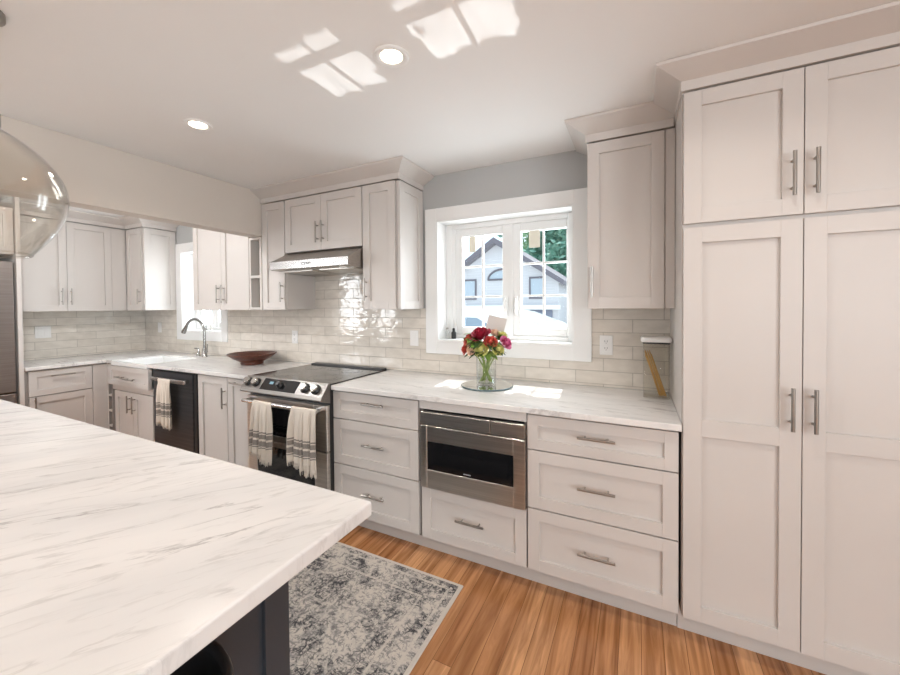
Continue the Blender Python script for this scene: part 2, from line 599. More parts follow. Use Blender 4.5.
def thing(name, label, cat, loc, group=None):
    o = bpy.data.objects.new(name, None)
    COL.objects.link(o)
    o.location = loc
    o.empty_display_size = 0.05
    o['base'] = tuple(loc)
    return tag(o, label, cat, group)


def struct(name, mb, m):
    o = mb.obj(name, m)
    o['kind'] = 'structure'
    return o


def copy_thing(root, offset, label):
    """a copy of a thing with copies of its parts and their sub-parts"""
    r = root.copy(); COL.objects.link(r)
    r.location = Vector(root.location) + Vector(offset)
    r['label'] = label
    r['base'] = tuple(r.location)

    def kids(src, dst):
        for ch in list(src.children):
            c = ch.copy(); COL.objects.link(c); c.parent = dst
            kids(ch, c)
    kids(root, r)
    return r


# face mapping: 'S' faces -y (front plane is a y), 'E' faces +x (front plane is an x)
def fbox(mb, face, plane, a0, a1, z0, z1, d0, d1, bev=0.0):
    """box spanning a0..a1 along the face, d0..d1 outward of the plane"""
    if face == 'S':
        mb.box(a0, a1, plane - d1, plane - d0, z0, z1, bev)
    else:
        mb.box(plane + d0, plane + d1, a0, a1, z0, z1, bev)


def fpt(face, plane, a, z, d):
    return (a, plane - d, z) if face == 'S' else (plane + d, a, z)


def shaker(face, plane, a0, a1, z0, z1, rail=0.057, mids=(), t=0.02):
    mb = MB()
    g = 0.0007
    fbox(mb, face, plane, a0, a0 + rail, z0, z1, -t, 0, g)
    fbox(mb, face, plane, a1 - rail, a1, z0, z1, -t, 0, g)
    fbox(mb, face, plane, a0 + rail, a1 - rail, z0, z0 + rail, -t, 0, g)
    fbox(mb, face, plane, a0 + rail, a1 - rail, z1 - rail, z1, -t, 0, g)
    for (m0, m1) in mids:
        fbox(mb, face, plane, a0 + rail, a1 - rail, m0, m1, -t, 0, g)
    fbox(mb, face, plane, a0 + rail - 0.004, a1 - rail + 0.004, z0 + rail - 0.004, z1 - rail + 0.004, -t + 0.002, -0.0125)
    return mb


def handle(parent, face, plane, a, z, vertical, L=0.158):
    mb = MB()
    h = L / 2
    p = L * 0.31
    dd = 0.03
    if vertical:
        mb.tube([fpt(face, plane, a, z - h, dd), fpt(face, plane, a, z + h, dd)], 0.0062, 10)
        for s in (-p, p):
            mb.tube([fpt(face, plane, a, z + s, 0), fpt(face, plane, a, z + s, dd)], 0.0048, 8)
    else:
        mb.tube([fpt(face, plane, a - h, z, dd), fpt(face, plane, a + h, z, dd)], 0.0062, 10)
        for s in (-p, p):
            mb.tube([fpt(face, plane, a + s, z, 0), fpt(face, plane, a + s, z, dd)], 0.0048, 8)
    return mb.obj('handle', NICKEL, parent)


def door(parent, face, plane, a0, a1, z0, z1, hnd=None, rail=0.057, mids=(), name='door', vertical=True):
    d = shaker(face, plane, a0, a1, z0, z1, rail, mids).obj(name, CAB, parent)
    if hnd:
        handle(d, face, plane, hnd[0], hnd[1], vertical)
    return d


# ------------------------------------------------------------------ room shell
LW = -4.42         # left wall
RW = 1.78          # right wall behind the pantry run
FW = -5.9          # wall behind the camera
CH = 2.35          # ceiling
struct('floor', B(LW - 0.2, 4.2, FW - 0.2, 0.2, -0.12, 0.0), OAK)
struct('ceiling', B(LW - 0.2, 4.2, FW - 0.2, 0.2, CH, CH + 0.15), CEIL)
# back wall with two window openings
W1 = (-0.489, 0.465, 1.152, 2.019)
W2 = (-3.656, -2.962, 1.152, 2.019)
mb = MB()
xs = [LW - 0.2, W2[0], W2[1], W1[0], W1[1], 4.2]
for i in range(5):
    if i in (1, 3):
        mb.box(xs[i], xs[i + 1], 0, 0.2, 0, W1[2]).box(xs[i], xs[i + 1], 0, 0.2, W1[3], CH)
    else:
        mb.box(xs[i], xs[i + 1], 0, 0.2, 0, CH)
struct('wall_back', mb, WALL)
mb = MB()
ys = [FW, -5.16, -4.54, -3.995, -3.445, 0]
for i in range(5):
    if i in (1, 3):
        mb.box(LW - 0.2, LW, ys[i], ys[i + 1], 0, 0.875).box(LW - 0.2, LW, ys[i], ys[i + 1], 2.025, CH)
    else:
        mb.box(LW - 0.2, LW, ys[i], ys[i + 1], 0, CH)
struct('wall_left', mb, WALL)
mb = MB()
mb.box(4.0, 4.2, FW, -5.4, 0, CH).box(4.0, 4.2, -3.4, 0, 0, CH).box(4.0, 4.2, -5.4, -3.4, 0, 0.7).box(4.0, 4.2, -5.4, -3.4, 2.28, CH)
struct('wall_right', mb, WALL)
mb = MB()
for y in (-5.4, -4.43, -3.46):
    mb.box(4.06, 4.12, y, y + 0.06, 0.7, 2.28)
mb.box(4.06, 4.12, -5.4, -3.4, 0.7, 0.76).box(4.06, 4.12, -5.4, -3.4, 2.22, 2.28)
struct('window_6', mb, WHITE)  # frame of the unseen window added for the dining-side light
# wall behind the camera with a glazed opening and a window
mb = MB()
mb.box(LW, 1.9, FW - 0.2, FW, 0, CH).box(3.5, 4.0, FW - 0.2, FW, 0, CH)
mb.box(1.9, 3.5, FW - 0.2, FW, 0, 0.85).box(1.9, 3.5, FW - 0.2, FW, 2.15, CH)
struct('wall_front', mb, WALL)
struct('wall_header', B(-2.075, -1.945, FW, -0.0, 1.99, CH - 0.001), BEAM)
struct('baseboard_right', B(1.79, 3.99, -0.015, 0, 0, 0.13, 0.003), WHITE)

# glazed tile on the two walls above the counters
mb = MB()
ty = -0.009
mb.box(LW, -3.746, ty, 0, 0.915, 1.39)
mb.box(-3.746, -2.873, ty, 0, 0.915, 1.06)
mb.box(-2.873, -0.577, ty, 0, 0.915, 1.39)
mb.box(-1.69, -0.895, ty, 0, 1.39, 1.70)
mb.box(-0.577, 0.562, ty, 0, 0.915, 1.06)
mb.box(0.562, 0.974, ty, 0, 0.915, 1.39)
struct('trim_1', mb, TILE_B)
struct('trim_2', B(LW, LW + 0.009, -1.19, -0.010, 0.915, 1.39), TILE_L)


# ------------------------------------------------------------------ windows
def window(name, op, cas, sill, sashes):
    x0, x1, z0, z1 = op
    fr = 0.13
    root = bpy.data.objects.new(name, None)
    COL.objects.link(root)
    root.location = ((x0 + x1) / 2, 0.1, z0)
    root['base'] = tuple(root.location)
    root['kind'] = 'structure'
    c0, c1, b0, b1 = cas
    mb = MB()
    mb.box(c0, x0, -0.02, 0, b0, b1, 0.002).box(x1, c1, -0.02, 0, b0, b1, 0.002)
    mb.box(x0, x1, -0.02, 0, z1, b1, 0.002).box(x0, x1, -0.02, 0, b0, z0, 0.002)
    mb.obj('window_casing', WHITE, root)
    mb = MB()
    t = 0.012
    mb.box(x0, x0 + t, -0.018, fr, z0, z1).box(x1 - t, x1, -0.018, fr, z0, z1)
    mb.box(x0 + t, x1 - t, -0.018, fr, z1 - t, z1).box(x0 + t, x1 - t, -0.018, fr, z0, z0 + t)
    mb.obj('window_jamb', WHITE, root)
    i0, i1, j0, j1 = x0 + t, x1 - t, z0 + t, z1 - t
    mb = MB()
    f = 0.045
    mb.box(i0, i0 + f, fr - 0.005, fr + 0.06, j0, j1, 0.003).box(i1 - f, i1, fr - 0.005, fr + 0.06, j0, j1, 0.003)
    mb.box(i0 + f, i1 - f, fr - 0.005, fr + 0.06, j1 - f + 0.01, j1, 0.003).box(i0 + f, i1 - f, fr - 0.005, fr + 0.06, j0, j0 + f - 0.015, 0.003)
    mb.box(i0 + f, i0 + f + 0.03, fr, fr + 0.055, j0 + 0.03, j1 - 0.035)
    if name == 'window_1':
        mb.box(0.012, 0.038, fr, fr + 0.055, j0 + 0.03, j1 - 0.035)
    mb.obj('window_frame', WHITE, root)
    n = len(sashes)
    for (s0, s1) in sashes:
        st = 0.055
        k0, k1 = j0 + f - 0.015, j1 - f + 0.01
        mb = MB()
        mb.box(s0, s0 + st, fr + 0.008, fr + 0.05, k0, k1, 0.003).box(s1 - st, s1, fr + 0.008, fr + 0.05, k0, k1, 0.003)
        mb.box(s0 + st, s1 - st, fr + 0.008, fr + 0.05, k0, k0 + st, 0.003).box(s0 + st, s1 - st, fr + 0.008, fr + 0.05, k1 - 0.058, k1, 0.003)
        g0, g1, h0, h1 = s0 + st, s1 - st, k0 + st, k1 - 0.058
        sash = mb.obj('window_sash', WHITE, root)
        mb = MB()
        mw = 0.007
        mb.box((g0 + g1) / 2 - mw, (g0 + g1) / 2 + mw, fr + 0.021, fr + 0.039, h0, h1, 0.002)
        for k in (1, 2):
            z = h0 + (h1 - h0) * k / 3
            mb.box(g0, g1, fr + 0.022, fr + 0.038, z - mw, z + mw, 0.002)
        mb.obj('muntin', WHITE, sash)
        B(g0, g1, fr + 0.0285, fr + 0.0315, h0, h1).obj('pane', PANE, sash)
    return root


w1 = window('window_1', W1, (-0.577, 0.566, 1.06, 2.108), None, ((-0.405, 0.014), (0.036, 0.452)))
w2 = window('window_2', W2, (-3.746, -2.873, 1.06, 2.108), None, ((-3.60, -3.31), (-3.308, -3.02)))
# casement lock levers on the meeting stiles
for x in (-0.012, 0.060):
    mb = MB()
    mb.box(x - 0.011, x + 0.011, 0.118, 0.138, 1.33, 1.47, 0.004)
    mb.tube([(x, 0.12, 1.45), (x, 0.098, 1.435), (x, 0.096, 1.355)], 0.006, 8)
    mb.obj('window_lock', PLASTIC, w1)
LABELP = mat('cream_sticker', (0.80, 0.76, 0.64), 0.6)
for x, w in ((-0.30, 0.05), (0.145, 0.075)):
    B(x, x + w, 0.1558, 0.1575, 1.80, 1.915).obj('energy_sticker', LABELP, w1)
# glazing of the openings behind the camera
for k, (y0, y1) in enumerate(((-5.16, -4.54), (-3.995, -3.445))):
    mb = MB()
    for y in (y0, (y0 + y1) / 2 - 0.015, y1 - 0.03):
        mb.box(LW - 0.12, LW - 0.06, y, y + 0.03, 0.875, 2.025)
    for z in (0.875, 1.435, 1.995):
        mb.box(LW - 0.12, LW - 0.06, y0, y1, z, z + 0.03)
    struct('window_%d' % (4 + k), mb, WHITE)
mb = MB()
for x in (1.9, 2.67, 3.44):
    mb.box(x, x + 0.06, FW - 0.12, FW - 0.06, 0.85, 2.15)
mb.box(1.9, 3.5, FW - 0.12, FW - 0.06, 0.85, 0.92).box(1.9, 3.5, FW - 0.12, FW - 0.06, 2.08, 2.15)
struct('window_3', mb, WHITE)  # frame of the guessed rear window, added with its fill light

# ------------------------------------------------------------------ cabinets
F = -0.63       # base door fronts
U = -0.328      # upper door fronts
PT = -0.64      # pantry door fronts
ZB, Z2, Z1, Z0 = 0.1156, 0.4198, 0.7053, 0.874
ZUB, ZUT = 1.385, 2.248
g = 0.003


def base_box(parent, x0, x1, y1=-0.002, toe=True, top=0.8845):
    mb = MB()
    mb.box(x0, x1, F + 0.021, y1, 0.105, top)
    b = mb.obj('carcass', GAP, parent)
    if toe:
        B(x0, x1, -0.545, -0.53, 0, 0.105).obj('toe_kick', CAB, parent)
    return b


def drawer_stack(x0, x1, label, hz, hx):
    t = thing('drawer_cabinet', label, 'cabinet', ((x0 + x1) / 2, F / 2, 0), 'painted base cabinets')
    base_box(t, x0 - g, x1 + g)
    for (a, b), hzz in zip(((ZB, Z2 - g), (Z2 + g, Z1 - g), (Z1 + g, Z0)), hz):
        d = door(t, 'S', F, x0, x1, a, b, (hx, hzz), 0.05 if b > 0.8 else 0.057, name='drawer_front', vertical=False)
    return t


drawer_stack(-0.908, -0.286, 'painted three-drawer base cabinet between the range and the microwave drawer', (0.272, 0.572, 0.822), -0.585)
drawer_stack(0.333, 0.963, 'painted three-drawer base cabinet between the microwave drawer and the tall pantry', (0.27, 0.570, 0.803), 0.646)

# microwave cabinet
t = thing('microwave_cabinet', 'base cabinet holding the microwave drawer above one wide drawer', 'cabinet', (0.025, F / 2, 0), 'painted base cabinets')
mb = MB()
mb.box(-0.280, -0.262, F + 0.021, -0.002, 0.105, 0.8845).box(0.312, 0.328, F + 0.021, -0.002, 0.105, 0.8845)
mb.box(-0.262, 0.312, F + 0.021, -0.002, 0.105, 0.39).box(-0.262, 0.312, -0.06, -0.002, 0.39, 0.8845)
mb.obj('carcass', GAP, t)
B(-0.283, 0.331, -0.545, -0.53, 0, 0.105).obj('toe_kick', CAB, t)
B(-0.277, 0.328, F, F + 0.02, 0.836, 0.880, 0.001).obj('filler_rail', CAB, t)
door(t, 'S', F, -0.266, 0.325, ZB, 0.402, (0.031, 0.270), name='drawer_front', vertical=False)

# microwave drawer
t = thing('microwave_oven', 'stainless microwave drawer with a black window set under the counter', 'microwave', (0.035, F / 2, 0.405))
B(-0.25, 0.30, F + 0.0, -0.08, 0.412, 0.828).obj('body', BLACK, t)
mb = MB()
X0, X1 = -0.256, 0.326
mb.box(X0, X0 + 0.04, F - 0.025, F, 0.41, 0.752, 0.002).box(X1 - 0.058, X1, F - 0.025, F, 0.41, 0.752, 0.002)
mb.box(X0 + 0.04, X1 - 0.058, F - 0.025, F, 0.41, 0.512, 0.002).box(X0 + 0.04, X1 - 0.058, F - 0.025, F, 0.668, 0.752, 0.002)
fd = mb.obj('drawer_door', STEEL, t)
B(X0 + 0.04, X1 - 0.058, F - 0.021, F - 0.003, 0.512, 0.668).obj('door_window', BLACKGLASS, fd)
mb = MB()
mb.box(0.000, 0.040, F - 0.0222, F - 0.021, 0.523, 0.528)
mb.obj('brand_mark', mat('grey_print', (0.4, 0.4, 0.4), 0.4), fd)
mb = MB()
mb.box(X0, -0.256 + 0.405, F - 0.025, F, 0.757, 0.826, 0.002)
mb.obj('control_panel', STEEL, t)
B(-0.256 + 0.408, X1, F - 0.025, F, 0.757, 0.826, 0.002).obj('open_button_panel', STEEL, t)

# pantry
t = thing('pantry_cabinet', 'tall painted pantry cabinet with four shaker doors reaching the crown', 'cabinet', (1.348, -0.31, 0))
mb = MB()
mb.box(0.974, 1.725, PT + 0.021, -0.002, 0.105, 2.262)
mb.obj('carcass', CAB, t)
B(0.9665, 1.725, -0.55, -0.535, 0, 0.105).obj('toe_kick', CAB, t)
for (a0, a1, hx, s) in ((0.978, 1.3465, 1.314, 0), (1.3495, 1.718, 1.377, 1)):
    door(t, 'S', PT, a0, a1, 1.728, 2.252, (hx, 1.871), 0.06)
    door(t, 'S', PT, a0, a1, ZB, 1.712, (hx, 1.018), 0.063, ((0.872, 0.941),))
B(1.7255, 1.775, PT + 0.003, -0.002, 0, 2.262).obj('filler_strip', CAB, t)

# upper cabinets on the window wall
def upper(x0, x1, label, doors, z0=ZUB, z1=ZUT, front=U, name='upper_cabinet', group='painted upper cabinets', yb=-0.0095, carc=CAB):
    t = thing(name, label, 'cabinet', ((x0 + x1) / 2, front / 2, z0), group)
    B(x0 + 0.002, x1 - 0.002, front + 0.021, yb, z0 + 0.001, z1, 0.001).obj('carcass', carc, t)
    for (a0, a1, h) in doors:
        door(t, 'S', front, a0, a1, z0, z1 - 0.004, h)
    return t


t = upper(0.573, 0.972, 'narrow upper cabinet between the window and the tall pantry', ((0.577, 0.928, (0.602, 1.523)),))
B(0.931, 0.972, U + 0.006, U + 0.02, ZUB, ZUT - 0.002).obj('filler_strip', CAB, t)
t = upper(-0.905, -0.62, 'upper cabinet with a panelled side facing the window, right of the range hood', ((-0.902, -0.632, (-0.872, 1.525)),))
shaker('E', -0.598, U + 0.012, -0.011, ZUB, ZUT - 0.004, 0.06).obj('side_panel', CAB, t)
upper(-1.671, -0.908, 'short two-door upper cabinet right above the range hood', ((-1.668, -1.292, (-1.318, 1.962)), (-1.289, -0.911, (-1.262, 1.962))), z0=1.832)
upper(-1.942, -1.675, 'narrow single-door upper cabinet touching the header, left of the range hood', ((-1.938, -1.680, (-1.702, 1.525)),))
upper(-2.905, -2.102, 'two-door upper cabinet between the sink window and the open cubbies', ((-2.885, -2.475, (-2.507, 1.527)), (-2.472, -2.106, (-2.436, 1.527))))

# open cubby unit under the header
t = thing('cubby_shelf', 'narrow open cubby unit hanging under the header beam', 'shelf', (-2.02, U / 2, ZUB))
mb = MB()
yb = -0.0095
mb.box(-2.099, -2.079, U, yb, ZUB, 1.985).box(-1.971, -1.948, U, yb, ZUB, 1.985)
mb.box(-2.079, -1.971, yb - 0.012, yb, ZUB, 1.985)
mb.box(-2.079, -1.971, U, yb - 0.012, ZUB, ZUB + 0.022).box(-2.079, -1.971, U, yb - 0.012, 1.967, 1.985)
mb.obj('carcass', CUB, t)
B(-2.079, -1.971, U, yb - 0.012, 1.648, 1.672, 0.001).obj('shelf_board', CUB, t)
t = thing('storage_jar', 'small black lidded jar standing in the upper open cubby', 'jar', (-1.998, -0.14, 1.672))
MB().lathe((-1.998, -0.14, 1.6725), [(0.022, 0), (0.024, 0.004), (0.024, 0.11), (0.018, 0.125), (0.018, 0.14)], 16).obj('body', BLACK, t)
MB().lathe((-1.998, -0.14, 1.8125), [(0.020, 0), (0.020, 0.025), (0.016, 0.03)], 16).obj('lid', BLACK, t)

# far corner upper cabinet and the left wall uppers
t = upper(-4.10, -3.772, 'corner upper cabinet with a panelled side, left of the sink window', ((-4.085, -3.787, (-3.812, 1.528)),))
shaker('E', -3.751, U + 0.012, -0.011, ZUB, ZUT - 0.004, 0.06).obj('side_panel', CAB, t)
LU = -4.09
t = thing('upper_cabinet', 'wide two-door upper cabinet on the wall beside the refrigerator', 'cabinet', (-4.25, -0.8, ZUB), 'painted upper cabinets')
B(LW + 0.0095, LU - 0.021, -1.187, -0.335, ZUB + 0.001, ZUT, 0.001).obj('carcass', CAB, t)
door(t, 'E', LU, -1.184, -0.806, ZUB, ZUT - 0.004, (-0.848, 1.525))
door(t, 'E', LU, -0.803, -0.455, ZUB, ZUT - 0.004, (-0.782, 1.525))
B(LU - 0.02, LU - 0.006, -0.452, U + 0.001, ZUB, ZUT - 0.004).obj('filler_strip', CAB, t)

# base run under the left counter: drawer over door
LF = -3.79
t = thing('base_cabinet', 'drawer-over-door base cabinet on the wall beside the refrigerator', 'cabinet', (-4.1, -0.9, 0), 'painted base cabinets')
B(LW + 0.002, LF - 0.021, -1.19, -0.002, 0.105, 0.8845).obj('carcass', GAP, t)
B(LF - 0.10, LF - 0.085, -1.19, -0.62, 0, 0.105).obj('toe_kick', CAB, t)
door(t, 'E', LF, -1.166, -0.746, 0.66, Z0, (-0.955, 0.822), 0.05, name='drawer_front', vertical=False)
door(t, 'E', LF, -1.166, -0.746, ZB, 0.652, (-1.135, 0.575))
B(LF - 0.02, LF, -0.741, F + 0.001, ZB, Z0, 0.001).obj('filler_panel', CAB, t)

# wine cubbies in the corner
t = thing('wine_cubby', 'narrow column of open wine cubbies beside the sink cabinet', 'shelf', (-3.74, F / 2, 0))
mb = MB()
mb.box(-3.786, -3.772, F, -0.2, 0.105, 0.8845).box(-3.712, -3.697, F, -0.2, 0.105, 0.8845)
mb.box(-3.772, -3.712, -0.215, -0.2, 0.105, 0.8845)
mb.obj('carcass', GAP, t)  # carcass colour darkened to give the shade inside the cubby openings
B(-3.7865, -3.771, F - 0.003, F - 0.0005, 0.115, 0.8845).obj('face_strip', CAB, t)
for k in range(6):
    z = 0.115 + k * 0.148
    B(-3.772, -3.712, F, -0.216, z, z + 0.018).obj('cubby_shelf_board', CAB, t)

# sink base
t = thing('sink_cabinet', 'sink base cabinet with a proud drawer front over two doors', 'cabinet', (-3.34, F / 2, 0), 'painted base cabinets')
mb = MB()
mb.box(-3.693, -3.67, F + 0.021, -0.002, 0.105, 0.8845).box(-3.005, -2.984, F + 0.021, -0.002, 0.105, 0.8845)
mb.box(-3.67, -3.005, F + 0.021, -0.002, 0.105, 0.62)
mb.obj('carcass', GAP, t)
B(-3.69, -2.985, -0.545, -0.53, 0, 0.105).obj('toe_kick', CAB, t)
B(-3.69, -2.985, F, F + 0.02, 0.635, 0.69, 0.001).obj('rail', CAB, t)
mb = shaker('S', F - 0.035, -3.685, -2.99, 0.692, 0.868, 0.045, t=0.03)
d = mb.obj('drawer_front', CAB, t)
handle(d, 'S', F - 0.035, -3.44, 0.775, False, 0.13)
handle(d, 'S', F - 0.035, -3.27, 0.765, False, 0.17)
door(t, 'S', F, -3.655, -3.328, ZB, 0.628, (-3.372, 0.525))
door(t, 'S', F, -3.324, -2.995, ZB, 0.628, (-3.285, 0.525))

# base pair beside the range
t = thing('base_cabinet', 'base cabinet with two full-height doors between the dishwasher and the range', 'cabinet', (-2.0, F / 2, 0), 'painted base cabinets')
base_box(t, -2.334, -1.673)
door(t, 'S', F, -2.328, -1.966, ZB, Z0, (-1.985, 0.722))
door(t, 'S', F, -1.958, -1.678, ZB, Z0, (-1.815, 0.845), vertical=False)

# refrigerator bay
t = thing('refrigerator', 'dark stainless refrigerator behind the island at the far wall', 'refrigerator', (-4.1, -1.7, 0))
B(LW + 0.03, -3.86, -2.15, -1.235, 0.02, 1.80, 0.004).obj('body', BLACK, t)
for (a, b) in ((-2.148, -1.694), (-1.690, -1.238)):
    dd = B(-3.858, -3.795, a, b, 0.72, 1.80, 0.006, 2).obj('door', FSTEEL, t)
    y = -1.735 if a < -2 else -1.649
    MB().tube([(-3.795, y, 0.85), (-3.745, y, 0.88), (-3.745, y, 1.60), (-3.795, y, 1.63)], 0.011, 8).obj('handle', STEEL, dd)
dd = B(-3.858, -3.795, -2.148, -1.238, 0.06, 0.71, 0.006, 2).obj('freezer_drawer', FSTEEL, t)
MB().tube([(-3.795, -2.08, 0.62), (-3.745, -2.05, 0.62), (-3.745, -1.33, 0.62), (-3.795, -1.30, 0.62)], 0.011, 8).obj('handle', STEEL, dd)
t = thing('upper_cabinet', 'deep two-door cabinet over the refrigerator with a full-height end panel', 'cabinet', (-4.1, -1.69, 1.86), 'painted upper cabinets')
B(LW + 0.003, -3.83, -2.15, -1.224, 1.86, 2.248).obj('carcass', CAB, t)
B(LW + 0.002, -3.785, -1.222, -1.194, 0, CH - 0.002, 0.001).obj('end_panel', CAB, t)
door(t, 'E', -3.81, -2.147, -1.689, 1.862, 2.244, (-1.73, 1.95))
door(t, 'E', -3.81, -1.685, -1.228, 1.862, 2.244, (-1.645, 1.95))


# crown moulding: frieze plus sloped cove, profile offsets (outward, z)
def crown(face_segments, name, label, zf=ZUT):
    """polyline of plan points with outward normals mitred; the profile runs along it"""
    prof = [(-0.014, zf + 0.004), (0.004, zf + 0.004), (0.004, zf + 0.042), (0.012, zf + 0.046), (0.094, CH - 0.012), (0.096, CH - 0.001), (-0.014, CH - 0.001)]
    pts = [Vector((x, y, 0)) for x, y in face_segments]
    rings = []
    nrm = []
    for a, b in zip(pts, pts[1:]):
        d = (b - a).normalized()
        nrm.append(Vector((d.y, -d.x, 0)))
    for i, p in enumerate(pts):
        if i == 0: n = nrm[0]
        elif i == len(pts) - 1: n = nrm[-1]
        else:
            n = nrm[i - 1] + nrm[i]
            n = n / n.length
            n = n / n.dot(nrm[i])
        rings.append([p + n * o + Vector((0, 0, z)) for o, z in prof])
    mb = MB()
    mb.ring(rings, smooth=False)
    o = mb.obj(name, CAB, loc=(*face_segments[0], zf))
    return tag(o, label, 'molding', 'crown mouldings')


crown([(-1.944, U), (-0.60, U), (-0.60, -0.001)], 'crown_molding', 'crown molding above the range hood cabinets ending at the window wall')
crown([(0.573, -0.001), (0.573, U), (0.965, U)], 'crown_molding', 'short crown molding over the narrow cabinet between window and pantry')
crown([(0.972, -0.232), (0.972, PT), (1.776, PT)], 'crown_molding', 'crown molding along the top of the tall pantry', 2.256)
crown([(LU, -1.19), (LU, U), (-3.753, U), (-3.753, -0.001)], 'crown_molding', 'crown molding turning the far corner over the sink-side cabinets')
crown([(-2.903, -0.011), (-2.903, U), (-2.078, U)], 'crown_molding', 'crown molding over the two-door cabinet behind the header')

# ------------------------------------------------------------------ counters
CT, CB_ = 0.914, 0.885
CF = -0.655
BV = 0.004
t = tag(B(-0.905, 0.9735, CF, -0.0095, CB_, CT, BV, 2).obj('countertop', MARBLE, loc=(0, -0.33, CB_)), 'white marble countertop running from the range to the pantry under the window', 'countertop')
# left L-shaped counter with the sink opening
mb = MB()
mb.box(-3.03, -1.672, CF, -0.0095, CB_, CT, BV, 2)
mb.box(-3.655, -3.03, -0.20, -0.0095, CB_, CT)
mb.box(LW + 0.0095, -3.655, CF + 0.01, -0.0095, CB_, CT)
mb.box(LW + 0.0095, LF + 0.025, -1.19, CF + 0.01, CB_, CT, BV, 2)
t = tag(mb.obj('countertop', MARBLE, loc=(-3.0, -0.33, CB_)), 'white marble countertop wrapping the corner around the sink', 'countertop')

# sink
t = thing('farmhouse_sink', 'white farmhouse sink set into the corner counter below the faucet', 'sink', (-3.34, -0.42, 0.68))
mb = MB()
a0, a1, b0, b1 = -3.652, -3.033, CF, -0.203
mb.box(a0, a1, b0, b0 + 0.035, 0.871, 0.908, 0.005, 2)
mb.box(a0, a1, F - 0.002, F + 0.026, 0.70, 0.873)
mb.box(a0, a1, b1 - 0.025, b1, 0.69, 0.905, 0.004)
mb.box(a0, a0 + 0.025, b0 + 0.03, b1 - 0.02, 0.69, 0.905, 0.004)
mb.box(a1 - 0.025, a1, b0 + 0.03, b1 - 0.02, 0.69, 0.905, 0.004)
mb.box(a0, a1, b0 + 0.03, b1, 0.675, 0.70)
mb.obj('basin', CERAMIC, t)
MB().lathe((-3.34, -0.40, 0.700), [(0.045, 0), (0.045, 0.003), (0.02, 0.001)], 20).obj('drain', CHROME, t)

# faucet
t = thing('faucet', 'tall gooseneck pull-down faucet at the back of the sink', 'faucet', (-3.08, -0.12, CT))
fx, fy = -3.08, -0.12
MB().lathe((fx, fy, CT), [(0.027, 0), (0.027, 0.006), (0.022, 0.012), (0.020, 0.075), (0.016, 0.09)], 20).obj('base', CHROME, t)
dirx = Vector((-0.98, -0.2, 0)).normalized()
pts = [Vector((fx, fy, CT + 0.085)), Vector((fx, fy, CT + 0.26))]
R = 0.118
for k in range(1, 13):
    a = pi * 0.86 * k / 12
    pts.append(Vector((fx, fy, CT + 0.26)) + dirx * (R * (1 - cos(a))) + Vector((0, 0, R * sin(a))))
MB().tube(pts, 0.0135, 14).obj('gooseneck', CHROME, t)
e, d = pts[-1], (pts[-1] - pts[-2]).normalized()
MB().tube([e, e + d * 0.02, e + d * 0.07, e + d * 0.085], [0.015, 0.017, 0.022, 0.020], 14).obj('spray_head', CHROME, t)
mb = MB()
mb.tube([(fx + 0.015, fy, CT + 0.05), (fx + 0.05, fy - 0.01, CT + 0.055)], 0.011, 10)
mb.tube([(fx + 0.048, fy - 0.01, CT + 0.055), (fx + 0.066, fy - 0.015, CT + 0.10), (fx + 0.072, fy - 0.016, CT + 0.135)], [0.008, 0.006, 0.005], 10)
mb.obj('lever', CHROME, t)
t = thing('soap_dispenser', 'short metal soap dispenser pump beside the faucet', 'soap dispenser', (-3.20, -0.11, CT))
MB().lathe((-3.20, -0.11, CT), [(0.018, 0), (0.018, 0.01), (0.012, 0.015), (0.012, 0.05)], 16).obj('base', CHROME, t)
MB().tube([(-3.20, -0.11, CT + 0.05), (-3.20, -0.11, CT + 0.075), (-3.25, -0.12, CT + 0.078)], [0.008, 0.008, 0.005], 10).obj('pump', CHROME, t)

# dark wooden bowl
WOODR = vary(mat('dark_red_wood', (0.12, 0.035, 0.018), 0.3), (0.06, 0.014, 0.008), (0.12, 0.032, 0.016), scale=(2, 14, 14), nscale=3)
t = MB().lathe((-2.20, -0.24, CT + 0.0005), [(0.09, 0), (0.095, 0.012), (0.09, 0.02), (0.15, 0.05), (0.197, 0.086), (0.200, 0.092), (0.190, 0.092), (0.135, 0.055), (0.08, 0.03), (0.02, 0.026)], 40).obj('serving_bowl', WOODR, loc=(-2.20, -0.24, CT))
tag(t, 'dark red-brown wooden bowl on the counter left of the range', 'bowl')

# ------------------------------------------------------------------ dishwasher
t = thing('dishwasher', 'black stainless dishwasher under the counter beside the sink cabinet', 'dishwasher', (-2.65, F / 2, 0))
B(-2.968, -2.345, F + 0.02, -0.05, 0.09, 0.878).obj('body', BLACK, t)
DSTEEL.node_tree.nodes['Principled BSDF'].inputs['Metallic'].default_value = 0.55
dd = B(-2.952, -2.38, F - 0.012, F + 0.02, 0.12, 0.868, 0.004).obj('door', DSTEEL, t)
B(-2.379, -2.342, F - 0.004, F + 0.02, 0.10, 0.872).obj('gap_strip', BLACK, t)  # black strip filling the gap between the door and the next cabinet
mb = MB()
mb.box(-2.90, -2.41, F - 0.062, F - 0.045, 0.792, 0.825, 0.005, 2)
mb.box(-2.88, -2.86, F - 0.05, F - 0.012, 0.797, 0.82).box(-2.45, -2.43, F - 0.05, F - 0.012, 0.797, 0.82)
mb.obj('handle', STEEL_B, dd)
B(-2.96, -2.345, -0.56, -0.545, 0.0, 0.09).obj('toe_kick', BLACK, t)


